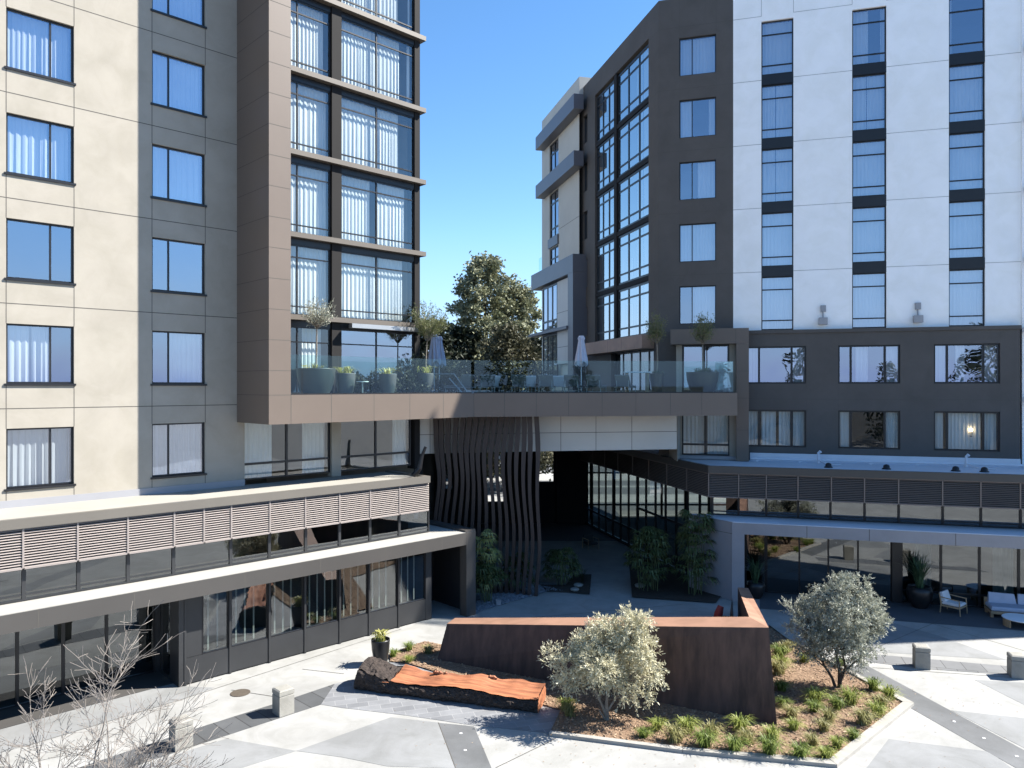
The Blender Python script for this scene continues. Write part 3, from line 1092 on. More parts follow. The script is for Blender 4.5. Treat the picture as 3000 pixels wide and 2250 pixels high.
# cream block at the back of the gap
uE0, uE1 = Af.u(1587.7, .3), Af.u(1697, .3)
Cb = thing('hotel_block', 'cream stucco block with grey bands standing behind the dark corner tower', 'building', Af.p(uE0, 0, .3))
wu = (Af.u(1610, .3), Af.u(1636, .3))
mb = MB()
zz = [(24.9, 28.1), (20.9, 24.3), (17.0, 20.1)]
wall(mb, Af, uE0, uE1, 5.9, 30.7, [(wu[0], wu[1], a, b) for a, b in zz], .2, .3)
mb.face([Af.p(uE0, 5.9, .3), Af.p(uE0, 30.7, .3), Af.p(uE0, 30.7, -10), Af.p(uE0, 5.9, -10)])
mb.face([Af.p(uE0, 30.7, .3), Af.p(uE1, 30.7, .3), Af.p(uE1, 30.7, -10), Af.p(uE0, 30.7, -10)])
mb.face([Af.p(uE1, 30.7, .3), Af.p(uE1, 29, .3), Af.p(uE1, 29, -10), Af.p(uE1, 30.7, -10)])
mb.face([Af.p(uE0, 5.9, -10), Af.p(uE1, 5.9, -10), Af.p(uE1, 30.7, -10), Af.p(uE0, 30.7, -10)])
mb.m = 1
hjoint(mb, Af, wu[1], uE1, 21.2, .3)
mb.build('wall', ['stucco_cream', 'joint_dark'], Cb)
for a, b in zz:
    window(Cb, Af, wu[0], wu[1], a, b, out=.3, rec=.1, ms=[(wu[0] + wu[1]) / 2], ts=[a + .7, b - .8], mw=.12, fw=.1)
for za, zb_ in ((28.15, 29.15), (24.35, 25.35)):
    mb = MB()
    mb.box(Af, Af.u(1569, 1.0), Af.u(1681, 1.0), za, zb_, .31, 1.0)
    mb.build('band', 'gray_panel', Cb)
mb = MB()
mb.box(Af, wu[0] - .1, wu[1] + .1, 20.15, 20.85, .31, .42)
mb.build('spandrel', 'gray_panel', Cb)
mb = MB()
mb.box(Af, uE0, uE1, 5, 29, -3.2, -3.0)
mb.build('room_interior', 'interior', Cb)
# lower grey bay of that block
mb = MB()
oL = .95
va = Af.u(1556, oL)
vb, vc = Af.u(1663, oL), Af.u(1678, oL)
mb.box(Af, va, vc, 17.3, 18.5, -.3, oL)
mb.box(Af, vb, vc, 9.3, 17.29, -.3, oL - .01)
mb.box(Af, va + 1.4, vb, 9.3, 17.29, -.3, -.2)
mb.box(Af, va - .5, vb, 13.55, 13.75, .31, oL + .1)
mb.build('gray_bay', 'gray_panel', Cb)
v1 = Af.u(1622, .9)
mb = MB()
mb.box(Af, v1, vb - .02, 11.2, 17.2, .32, .62)
mb.m = 1
hjoint(mb, Af, v1, vb - .03, 14.9, .62)
hjoint(mb, Af, v1, vb - .03, 12.4, .62)
mb.build('metal_panel', ['cream_panel', 'joint_dark'], Cb)
for za, zb_ in ((13.8, 17.2), (10.0, 13.5)):
    ua, ubb = Af.u(1580, .9), v1 - .02
    window(Cb, Af, ua, ubb, za, zb_, out=.64, rec=.05, ms=[ua + (ubb - ua) * .33, ua + (ubb - ua) * .66], ts=[za + .7], mw=.14, fw=.14)
mb = MB()
mb.box(Af, Af.u(1573, .3), uE0 - .02, 18.9, 20.0, .1, .14)
mb.build('balcony_glass', 'rail_glass', Cb)

# ------------------------------------------------------------------ right podium
lo = 4.55
pc = Wf.p(Wf.u(2075, lo), 0, lo)[:2]
uP = Wf.uv(*pc)
PA = Fr(.2453, -.9694, through=pc)
uPA = PA.uv(*pc)
uPr = Wf.u(3000, 5.4) + 10
Rp = thing('podium_building', 'low podium on the right in shade with dark louvres, lilac fascia and glazed lobby', 'building', (pc[0], pc[1], 0))
mb = MB()
bk = PA.p(uPA - 20, 0)[:2]
mb.prism([pc, Wf.p(uPr, 0, lo)[:2], Wf.p(uPr, 0, -4)[:2], (20, 52), bk], 5.70, 5.83)
mb.build('roof', 'roof_gray', Rp)
mb = MB()
mb.box(Wf, uP, uPr, 5.60, 5.92, lo - .15, lo + .05)
mb.box(PA, uPA - 20, uPA, 5.60, 5.92, -.15, .03)
mb.build('roof_edge', 'fascia_bronze', Rp)
jj = [Wf.u(q, lo) for q in (2076, 2164, 2245, 2338, 2436, 2533, 2633, 2762, 2874, 2990)]
jj += [jj[-1] + 2.4, jj[-1] + 4.8, uPr]
for a, b in zip(jj[:-1], jj[1:]):
    louvre(Rp, Wf, a, b, 4.50, 5.58, lo - .06, 14, 'louvre_dark')
for k in range(9):
    louvre(Rp, PA, uPA - 2.2 * (k + 1), uPA - 2.2 * k, 4.50, 5.58, -.06, 14, 'louvre_dark')
co = 3.75
jj2 = [Wf.u(q, co) for q in (2080, 2164, 2245, 2338, 2433, 2533, 2633, 2762, 2874, 2990)]
jj2 += [jj2[-1] + 2.6, uPr]
for a, b in zip(jj2[:-1], jj2[1:]):
    window(Rp, Wf, a, b, 3.55, 4.48, out=co, rec=.02, ts=[3.72], fw=.05, glass='glass_dark')
fo2 = 5.39
uF = Wf.u(2145, fo2)
uF2 = Wf.u(2181, fo2)
mb = MB()
mb.box(Wf, uF, uPr, 3.0, 3.50, fo2 - .3, fo2)
mb.m = 1
for q in (2364, 2547, 2800):
    vjoint(mb, Wf, Wf.u(q, fo2), 3.0, 3.5, fo2, .012)
mb.build('fascia', ['fascia_lilac', 'joint_dark'], Rp)
mb = MB()
mb.box(Wf, uF + .02, uPr, 3.40, 3.53, 3.3, fo2 - .02)
mb.build('ledge', 'roof_gray', Rp)
mb = MB()
mb.box(Wf, uF, uF2, 0, 2.999, fo2 - .45, fo2)
mb.build('pillar', 'fascia_lilac', Rp)
# side return wall from the pillar
pp = Wf.p(uF, 0, fo2)[:2]
SW = Fr(.55, -.835, through=pp)
us_ = SW.uv(*pp)
mb = MB()
mb.box(SW, us_ - 2.6, us_ - .01, 0, 3.5, -.25, 0)
mb.m = 1
hjoint(mb, SW, us_ - 2.6, us_, 3.0, 0, .01)
mb.build('side_wall', ['fascia_lilac', 'joint_dark'], Rp)
mb = MB()
mb.prism([SW.p(us_ - 2.6, 0)[:2], pp, Wf.p(uF + 2, 0, fo2 - .4)[:2], Wf.p(uF + 2, 0, 3.0)[:2]], 3.52, 3.535)
mb.build('ledge_corner', 'roof_gray', Rp)
mb = MB()
mb.box(Wf, uF + .1, uPr, 3.02, 3.2, .2, fo2 - .31)
mb.build('soffit', 'interior', Rp)
go = 3.55
gj = [Wf.u(q, go) for q in (2181, 2246, 2342, 2427, 2514, 2612)]
for a, b in zip(gj[:-1], gj[1:]):
    window(Rp, Wf, a, b, .03, 3.02, out=go, rec=.03, fw=.035 if a > gj[0] else .1, glass='glass_dark')
mb = MB()
mb.box(Wf, gj[-1], Wf.u(2641, go), 0, 3.02, go - .4, go + .15)
mb.build('dark_pier', 'black_metal', Rp)
gk = [Wf.u(q, go) for q in (2641, 2757, 2870, 2985)]
gk += [gk[-1] + 1.9, gk[-1] + 3.8, uPr]
for i, (a, b) in enumerate(zip(gk[:-1], gk[1:])):
    window(Rp, Wf, a, b, .03, 3.02, out=go, rec=.03, ts=[.55], fw=.05, mw=.07, curt={0: [(.4, .82)], 2: [(.42, .95)]}.get(i, []), glass='glass_dark', inset=.4)
mb = MB()
mb.box(Wf, uF - .3, uPr, 0, 5.6, -.6, -.5)
mb.box(Wf, uF2 + .2, uPr, .015, .03, -.5, go - .1)
mb.build('lobby_back', 'interior', Rp)
# passage glazing along the side and lobby behind it
go3 = -.55
for k in range(15):
    a, b = uPA - .6 - 1.25 * (k + 1), uPA - .6 - 1.25 * k
    window(Rp, PA, a, b, .1, 4.5, out=go3, rec=.0, ts=[2.5] if k < 7 else [1.1], fw=.06, mw=.12, glass='glass_dark')
mb = MB()
mb.box(PA, uPA - 20, uPA - .3, 0, .1, go3 - .2, go3 + .1)
mb.build('plinth', 'panel_black', Rp)
mb = MB()
fl = [PA.p(uPA - .6, 0, go3 - .2)[:2], Wf.p(uP + 3, 0, -.65)[:2], (24, 40), (24, 56), PA.p(uPA - 21, 0, go3 - .2)[:2]]
mb.prism(fl, .015, .03)
mb.prism(fl, 5.3, 5.4)
mb.build('lobby_floor', 'interior', Rp)
mb = MB()
for k in range(9):
    mb.box(W0, 5.6 + 1.7 * k, 5.75 + 1.7 * k, .03, 5.3, -54.2, -54.0)
mb.box(W0, 5, 20, 1.0, 1.12, -54.18, -54.02)
mb.box(W0, 5, 20, 3.3, 3.42, -54.18, -54.02)
mb.build('lobby_mullion', 'black_metal', Rp)
# dark walls of the passage
Pw = thing('passage_wall', 'black timber wall lining the left side and far end of the covered passage', 'wall', (-5, 45, 0))
mb = MB()
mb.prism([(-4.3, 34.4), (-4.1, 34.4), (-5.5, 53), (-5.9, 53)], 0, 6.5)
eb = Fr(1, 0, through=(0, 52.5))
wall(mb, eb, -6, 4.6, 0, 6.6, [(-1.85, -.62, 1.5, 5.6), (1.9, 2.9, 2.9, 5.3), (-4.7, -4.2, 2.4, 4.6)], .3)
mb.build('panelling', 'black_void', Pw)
mb = MB()
mb.box(eb, 3.1, 5.3, 0, 6.6, .1, .3)
mb.build('dark_pier', 'black_void', Pw)
mb = MB()
mb.box(W0, -20, 45, 0, 4.2, -99, -98)
tag(mb.build('boundary_wall', 'wall_far'), 'long pale sunlit wall seen through the far end of the passage', 'wall')

sheet('passage_floor', [(-5, 46.5), (8, 46.5), (8, 60), (-7, 60)], 'tile_dark', .012)
# curved slat screen
RS = random.Random(5)
Ss = thing('slat_screen', 'curving screen of tall wavy dark brown slats hanging beside the passage', 'screen', (-1.2, 34.3, 0))
xs = [1280, 1294, 1313, 1334, 1354, 1372, 1390, 1408, 1427, 1446, 1464, 1482, 1500, 1518, 1537, 1554, 1575]
for i, q in enumerate(xs):
    Y = 34.35 + .35 * math.sin(math.pi * i / 16) - (.12 if i > 12 else 0) + .1
    x = (q - CX) / FPX * Y
    t = i / 16
    ph = 2.2 * t
    A, B = [], []
    mb = MB()
    pts = []
    for k in range(27):
        z = 8.26 * k / 26
        s = z / 8.26
        dx = .10 * math.sin(5.6 * (1 - s) + ph * 2.0) * (1.25 - t * .8) + .05 * math.sin(11 * s + 5 * t) - .13 * math.exp(-((s - .80) / .12) ** 2) * (1 - t)
        dy = .08 * math.sin(5 * s + ph)
        pts.append((x + dx, Y + dy, z))
    hd = .16
    lo_ = pts
    for k in range(26):
        a, b = pts[k], pts[k + 1]
        def q4(c):
            hw = .078 + .03 * min(1, max(0, (c[2] - 5.2) / 1.6))
            return [(c[0] - hw, c[1] - hd, c[2]), (c[0] + hw, c[1] - hd, c[2]), (c[0] + hw, c[1] + hd, c[2]), (c[0] - hw, c[1] + hd, c[2])]
        qa, qb = q4(a), q4(b)
        for m_ in range(4):
            n_ = (m_ + 1) % 4
            mb.face([qa[m_], qa[n_], qb[n_], qb[m_]])
    mb.build('slat', 'slat_brown', Ss)
# the crooked bracket on the podium roof
mb = MB()
bx = L.p(L.u(1212, 2.4), 5.9, 2.4)
mb.tube([bx, (bx[0] + .25, bx[1] - .05, 6.2), (bx[0] + .36, bx[1] - .05, 6.75), (bx[0] + .5, bx[1] - .05, 7.1)], [.14, .10, .07, .06], 8)
tag(mb.build('roof_bracket', 'black_metal'), 'black bent metal arm at the end of the left podium roof', 'bracket')

# ------------------------------------------------------------------ right podium roof fittings
ro = lambda q, o: Wf.u(q, o)
for i, (a, b, lab) in enumerate(((2400, 2823, 'long white pipe on the right podium roof below the dark base windows'), (2833, 3000, 'short white pipe at the right end of the podium roof'),
                                 (2200, 2392, 'white pipe on the podium roof beside the brown window surround'))):
    mb = MB()
    u0, u1 = ro(a, .9), ro(b, .9) + (6 if b == 3000 else 0)
    mb.tube([Wf.p(u0, 5.98, .95), Wf.p(u1, 5.98, .95)], .055, 10)
    for k in range(int((u1 - u0) / 2) + 1):
        mb.box(Wf, u0 + .3 + 2 * k - .04, u0 + .3 + 2 * k + .04, 5.83, 5.93, .9, 1.0)
    tag(mb.build('roof_pipe', 'pipe_white', smooth=False), lab, 'pipe', 'pipes on the right podium roof')
for q, lab in ((2397, 'white gooseneck vent between the first two roof pipes'), (2829, 'white gooseneck vent near the right end of the roof pipes')):
    mb = MB()
    u0 = ro(q, .9)
    mb.tube([Wf.p(u0, 5.84, 1.0), Wf.p(u0, 6.35, 1.0), Wf.p(u0 + .05, 6.42, 1.0), Wf.p(u0 + .12, 6.35, 1.0)], .06, 8)
    mb.tube([Wf.p(u0, 6.0, 1.1), Wf.p(u0 + .25, 5.88, 1.8), Wf.p(u0 + .9, 5.87, 2.0)], .03, 6)
    tag(mb.build('roof_vent', 'pipe_white'), lab, 'vent')
proto = None
for q, ps in ((2427, 'nearest the brown surround'), (2597, 'below the middle base window'), (2800, 'left of the right gooseneck vent'), (2884, 'rightmost of the row')):
    mb = MB()
    mb.lathe([(.19, 0), (.19, .04), (.14, .06), (.13, .16), (.08, .21), (.001, .23)], 14)
    o = mb.build('roof_drain', 'black_metal', None, True, True)
    o.location = Wf.p(ro(q, 3.0), 5.835, 3.0)
    tag(o, 'black dome drain on the right podium roof, ' + ps, 'drain', 'dome drains on the podium roof')
for q, ps in ((2410, 'between the first and second window columns'), (2687, 'between the second and third window columns')):
    f0 = Wf.u(q)
    t = thing('floodlight', 'grey twin floodlight on the white wall ' + ps, 'floodlight', Wf.p(f0, 12.75, .1), group='floodlights on the white wall')
    mb = MB()
    mb.box(Wf, f0 - .2, f0 + .2, 12.66, 13.0, .08, .32)
    mb.build('lamp_head', 'lamp_gray', t)
    mb = MB()
    mb.box(Wf, f0 - .10, f0 + .14, 13.3, 13.62, .0, .14)
    mb.build('junction_box', 'lamp_gray', t)
    mb = MB()
    mb.tube([Wf.p(f0, 12.98, .15), Wf.p(f0, 13.32, .08)], .035)
    mb.build('bracket', 'lamp_gray', t)

# ------------------------------------------------------------------ bollards
def bollard(c, rot, lab, w=.46, h=.74):
    t = thing('bollard', lab, 'bollard', (c[0], c[1], .012), rot, 'stone bollards along the paver strip')
    mb = MB()
    a, b = w / 2, w / 2 - .012
    def ring(s, z): return [(-s, -s, z), (s, -s, z), (s, s, z), (-s, s, z)]
    lv = [(a, 0), (a, h - .19), (a - .02, h - .17)]
    for (s0, z0), (s1, z1) in zip(lv[:-1], lv[1:]):
        r0, r1 = ring(s0, z0), ring(s1, z1)
        for k in range(4):
            mb.face([r0[k], r0[(k + 1) % 4], r1[(k + 1) % 4], r1[k]])
    mb.face(ring(a - .02, h - .17))
    mb.build('shaft', 'stone', t, True)
    mb = MB()
    lv = [(a - .02, h - .168), (a + .004, h - .15), (a + .004, h - .03), (a - .04, h)]
    for (s0, z0), (s1, z1) in zip(lv[:-1], lv[1:]):
        r0, r1 = ring(s0, z0), ring(s1, z1)
        for k in range(4):
            mb.face([r0[k], r0[(k + 1) % 4], r1[(k + 1) % 4], r1[k]])
    mb.face(ring(a - .04, h))
    mb.build('cap', 'stone', t, True)
    return t


angL, angW = math.atan2(.696, .718), math.atan2(-.28, .96)
def bol_at(px, py, rot, ang_off, lab):
    c = G(px, py)
    # px, py is the nearest lower corner of the block
    r = .23 * math.sqrt(2)
    bollard((c[0] + r * math.cos(ang_off), c[1] + r * math.sin(ang_off)), rot, lab)
bol_at(515, 2205, angL, math.pi / 2 + .02, 'square stone bollard nearest the bare tree')
bol_at(820.5, 2103.5, angL, math.pi / 2 + .02, 'square stone bollard between the bare tree and the log bench')
bol_at(2682, 1960, angW, math.pi / 4 + angW, 'square stone bollard in front of the teak armchair')
bol_at(2964, 1988, angW, math.pi / 4 + angW, 'square stone bollard cut off by the right edge of the photo')

for (x, y, f_, lab) in ((1760, 1360, z9, 'upper one on the right dark strip'), (1952, 1468, z9, 'middle one on the right dark strip'), (2165, 1585, z9, 'lowest one on the right dark strip'),
                        (775, 1436, z6, 'upper one on the centre dark strip'), (803, 1546, z6, 'lower one on the centre dark strip')):
    mb = MB()
    mb.lathe([(.04, 0), (.04, .005), (.001, .006)], 12)
    o = mb.build('ground_light', 'table_white', None, True)
    o.location = (*f_(x, y), .0105)
    tag(o, 'small round light set flush in the paving, ' + lab, 'light', 'ground lights in the dark strips')
mb = MB()
def jl_(a, b, w_=.011):
    a, b = Vector(a), Vector(b)
    d = (b - a).normalized()
    n = Vector((-d.y, d.x)) * w_
    mb.face([(*(a + n), .0125), (*(a - n), .0125), (*(b - n), .0125), (*(b + n), .0125)])
jl_(z3(1500, 1155), z3(1790, 1200)); jl_(z3(1960, 1020), z3(2230, 1050)); jl_(z3(1150, 1225), z3(2600, 760)); jl_(z3(160, 1522), z3(1150, 1225))
jl_(z6(0, 600), z6(300, 640)); jl_(z6(740, 1662), z6(628, 1366)); jl_(z6(1390, 1470), z6(1000, 1660))
jl_(z9(1000, 1662), z9(1140, 1900)); jl_(z9(620, 640), z9(1190, 905)); jl_(z9(1200, 905), z9(1700, 690)); jl_(z9(1600, 720), z9(2212, 900)); jl_(z9(1230, 1010), z9(2212, 1080))
jl_(z6(1190, 690), z6(2212, 600))
tag(mb.build('paving_joint', 'joint_dark'), kind='structure')
# drain cover
mb = MB()
mb.lathe([(.30, 0), (.30, .006), (.26, .008), (.001, .008)], 24)
o = mb.build('drain_cover', 'manhole', None, True)
o.location = (*G(704, 2031), .012)
tag(o, 'round brown metal cover set in the pale walkway', 'cover')

# ------------------------------------------------------------------ corten wall
bl, br_ = G(1280, 1936), G(2276.7, 2131)
tl, tr = (-2.28, 26.35, 1.25), (7.30, 21.36, 2.72)
tli, tri = (-2.05, 27.0, 1.25), (7.12, 22.55, 2.66)
bli, bri = (-2.3, 27.25), (7.0, 22.95)
er, eri = (9.75, 31.0), (9.35, 31.1)
Cw = thing('corten_wall', 'V-shaped rusty steel wall rising to a point at its right corner behind the olive tree', 'wall', (*bl, 0))
mb = MB()
mb.face([(*bl, 0), (*br_, 0), tr, tl])
mb.face([(*bli, 0), (*bl, 0), tl, tli])
mb.face([(*bri, 0), (*bli, 0), tli, tri])
mb.face([(*br_, 0), (er[0] + .1, er[1], 0), (er[0], er[1], 1.25), tr])
mb.face([(eri[0], eri[1], 0), (*bri, 0), tri, (eri[0], eri[1], 1.25)])
mb.face([(er[0] + .1, er[1], 0), (eri[0], eri[1], 0), (eri[0], eri[1], 1.25), (er[0], er[1], 1.25)])
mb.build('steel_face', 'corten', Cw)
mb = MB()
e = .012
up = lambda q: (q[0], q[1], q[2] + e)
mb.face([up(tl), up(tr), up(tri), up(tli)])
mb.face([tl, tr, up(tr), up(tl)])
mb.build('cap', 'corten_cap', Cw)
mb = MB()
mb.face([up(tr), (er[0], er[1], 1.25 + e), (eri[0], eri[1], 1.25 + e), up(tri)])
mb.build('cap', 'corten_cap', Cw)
# timber bench in the corner of the wall
bt = thing('bench', 'dark slatted timber bench with a red cushion behind the rusty steel wall', 'bench', (8.3, 28.4, 0), math.atan2(7.7, 2.2))
mb = MB()
for k in range(5):
    mb.box(W0, -1.5, 1.5, .40, .45, -.05 - .11 * k - .09, -.05 - .11 * k)
mb.build('seat', 'bench_wood', bt, True)
mb = MB()
for k in range(22):
    x = -1.45 + .134 * k
    mb.face([(x, .02, .46), (x + .11, .02, .46), (x + .11, -.06, 1.22), (x, -.06, 1.22)])
    mb.face([(x + .11, .06, .46), (x, .06, .46), (x, -.02, 1.22), (x + .11, -.02, 1.22)])
mb.build('backrest', 'bench_wood', bt, True)
for x in (-1.3, 1.3):
    mb = MB()
    mb.box(W0, x - .05, x + .05, .0, .39, -.5, -.02)
    mb.build('leg', 'bench_wood', bt, True)
mb = MB()
mb.tube([(7.95, 29.2, .47), (8.05, 29.25, .75), (8.15, 29.3, 1.02)], [.14, .17, .12], 8)
tag(mb.build('cushion', 'fabric_red', smooth=True), 'red cushion propped on the timber bench', 'cushion')

# ------------------------------------------------------------------ planting bed, kerb, mulch
bed = [z6(320, 975), z6(310, 925), z6(540, 845), z6(660, 868), z6(760, 830), (3.0, 26.2), z9(575, 745), z9(690, 830), z9(1060, 1030), z9(1496, 1252), z9(1000, 1655), z9(0, 1555), z6(1345, 1455), z6(1422, 1292), z6(430, 987)]
sheet('mulch_bed', bed, 'mulch', .05, 'structure')
kline = [z6(1345, 1455), z9(0, 1566), z9(1000, 1662), z9(1500, 1256), z9(1060, 1030), z9(690, 830), z9(575, 745)]
kw = [.16, .17, .26, .26, .14, .12, .1]
mb = MB()
KV = [Vector(q) for q in kline]
inner = []
for i, q in enumerate(KV):
    d0 = (q - KV[i - 1]).normalized() if i else None
    d1 = (KV[i + 1] - q).normalized() if i < len(KV) - 1 else None
    n0 = Vector((-d0.y, d0.x)) if d0 else None
    n1 = Vector((-d1.y, d1.x)) if d1 else None
    nn = ((n0 or n1) + (n1 or n0)).normalized()
    inner.append(q + nn * (kw[i] / max(.4, nn.dot(n0 or n1))))
for i in range(len(KV) - 1):
    q = [KV[i], KV[i + 1], inner[i + 1], inner[i]]
    g = (KV[i + 1] - KV[i]).normalized() * .006
    q = [q[0] + g, q[1] - g, q[2] - g, q[3] + g]
    mb.hexa([(p.x, p.y, 0) for p in q], [(p.x, p.y, .10) for p in q])
tag(mb.build('kerb', 'kerb_stone'), kind='structure')


def inside(x, y, poly):
    c = False
    n = len(poly)
    for i in range(n):
        x1, y1 = poly[i]
        x2, y2 = poly[(i + 1) % n]
        if (y1 > y) != (y2 > y) and x < (x2 - x1) * (y - y1) / (y2 - y1) + x1:
            c = not c
    return c


RG = random.Random(3)
xs_ = [p[0] for p in bed]
ys_ = [p[1] for p in bed]
mb = MB()
cnt = 0
while cnt < 9000:
    x, y = RG.uniform(min(xs_), max(xs_)), RG.uniform(min(ys_), max(ys_))
    if not inside(x, y, bed):
        continue
    cnt += 1
    a = RG.random() * 6.28
    l, wd = RG.uniform(.02, .065), RG.uniform(.008, .02)
    z = .052 + RG.random() * .03
    ca, sa = math.cos(a), math.sin(a)
    t1, t2 = RG.uniform(-.02, .02), RG.uniform(-.015, .015)
    mb.face([(x - ca * l - sa * wd, y - sa * l + ca * wd, z - t1), (x - ca * l + sa * wd, y - sa * l - ca * wd, z - t1 + t2),
             (x + ca * l + sa * wd, y + sa * l - ca * wd, z + t1 + t2), (x + ca * l - sa * wd, y + sa * l + ca * wd, z + t1)])
tag(mb.build('mulch_chips', 'mulch_chip'), kind='stuff')


mb = MB()
for _ in range(420):
    q = kline[RG.randrange(len(kline) - 2)]
    q2 = kline[RG.randrange(len(kline) - 2)] if RG.random() < .3 else q
    x, y = q[0] + RG.gauss(0, 1.6), q[1] + RG.gauss(0, 1.3)
    if inside(x, y, bed):
        continue
    a = RG.random() * 6.28
    l, wd = RG.uniform(.02, .04), RG.uniform(.006, .012)
    ca, sa = math.cos(a), math.sin(a)
    mb.face([(x - ca * l, y - sa * l, .016), (x + sa * wd, y - ca * wd, .022), (x + ca * l, y + sa * l, .017), (x - sa * wd, y + ca * wd, .020)])
tag(mb.build('leaf_litter', 'mulch_chip'), kind='stuff')


def blades(mb, n, h, spread, wd, rng, curve=1.0, seg=3, base=.05, zmin=.0):
    for _ in range(n):
        a = rng.random() * 6.283
        hh = h * rng.uniform(.6, 1.1)
        s = spread * rng.uniform(.3, 1.1)
        bx, by = rng.gauss(0, base), rng.gauss(0, base)
        ca, sa = math.cos(a), math.sin(a)
        pts = []
        for k in range(seg + 1):
            t = k / seg
            r = s * t ** 1.5
            z = zmin + hh * (1 - (1 - t) ** 1.6) - curve * hh * .45 * t ** 3
            pts.append((bx + ca * r, by + sa * r, z))
        for k in range(seg):
            w0, w1 = wd * (1 - (k / seg) ** 2), wd * (1 - ((k + 1) / seg) ** 2)
            p, q = pts[k], pts[k + 1]
            mb.face([(p[0] - sa * w0, p[1] + ca * w0, p[2]), (p[0] + sa * w0, p[1] - ca * w0, p[2]),
                     (q[0] + sa * w1, q[1] - ca * w1, q[2]), (q[0] - sa * w1, q[1] + ca * w1, q[2])])


tufts = []
for k in range(3):
    mb = MB()
    blades(mb, 170, .44, .40, .011, RG, 1.0)
    tufts.append(mb)
tuft_px9 = [(30, 1440), (140, 1530), (190, 1465), (370, 1425), (335, 1560), (420, 1505), (575, 1480), (560, 1585), (705, 1335), (720, 1420), (760, 1600),
            (840, 1520), (930, 1605), (850, 1300), (915, 1430), (1000, 1540), (1000, 1285), (950, 1365), (1085, 1255), (1110, 1480), (1175, 1385), (1260, 1330),
            (1235, 1165), (1290, 1265), (1340, 1225), (620, 950), (660, 920), (640, 1010), (650, 1265), (690, 900), (790, 980), (640, 1170), (620, 1060), (860, 1240), (1020, 1010)]
tuft_px6 = [(1480, 1330), (2050, 1420), (1960, 1470), (2165, 1500), (1450, 1290), (440, 905), (565, 925), (435, 980), (335, 945)]
sites = [(z9(*p), 'front bed') for p in tuft_px9] + [(z6(*p), 'front bed') for p in tuft_px6]
protos = []
for i, (c, _) in enumerate(sites):
    if i < 3:
        o = tufts[i].build('grass_tuft', ('grass', 'grass_deep', 'grass_dry')[i], None, True)
        protos.append(o)
    else:
        o = protos[i % 3].copy()
        COL.objects.link(o)
    o.location = (c[0], c[1], .04)
    s = RG.uniform(.82, 1.38) * (.8 if i >= len(tuft_px9) + 5 else 1)
    o.scale = (s, s, s * RG.uniform(.85, 1.15))
    o.rotation_euler = (0, 0, RG.random() * 6.28)
    tag(o, 'fresh green grass tuft in the mulch around the rusty steel wall', 'grass', 'grass tufts in the mulch bed')

# ------------------------------------------------------------------ trees
def leaves_mesh(name, mat, pos, dirs, ln, wd, rng, parent, droop=.0):
    """one mesh of lens-shaped leaves"""
    n = len(pos)
    pos, dirs = np.asarray(pos), np.asarray(dirs)
    dirs = dirs / (np.linalg.norm(dirs, axis=1, keepdims=True) + 1e-9)
    r = rng.normal(size=(n, 3))
    side = np.cross(dirs, r)
    side /= (np.linalg.norm(side, axis=1, keepdims=True) + 1e-9)
    l = ln * rng.uniform(.6, 1.25, (n, 1))
    w_ = wd * rng.uniform(.7, 1.3, (n, 1))
    a = pos
    c = pos + dirs * l
    c[:, 2] -= droop * l[:, 0]
    m = pos + dirs * l * .5
    V = np.stack([a, m + side * w_, c, m - side * w_], 1).reshape(-1, 3)
    me = bpy.data.meshes.new(name)
    off = root_loc(parent) if parent else (0, 0, 0)
    V = V - np.array(off)
    me.vertices.add(4 * n)
    me.vertices.foreach_set('co', V.astype(np.float32).ravel())
    me.loops.add(4 * n)
    me.loops.foreach_set('vertex_index', np.arange(4 * n, dtype=np.int32))
    me.polygons.add(n)
    me.polygons.foreach_set('loop_start', np.arange(0, 4 * n, 4, dtype=np.int32))
    me.update(calc_edges=True)
    me.validate()
    me.materials.append(M[mat])
    o = bpy.data.objects.new(name, me)
    COL.objects.link(o)
    o.parent = parent
    return o


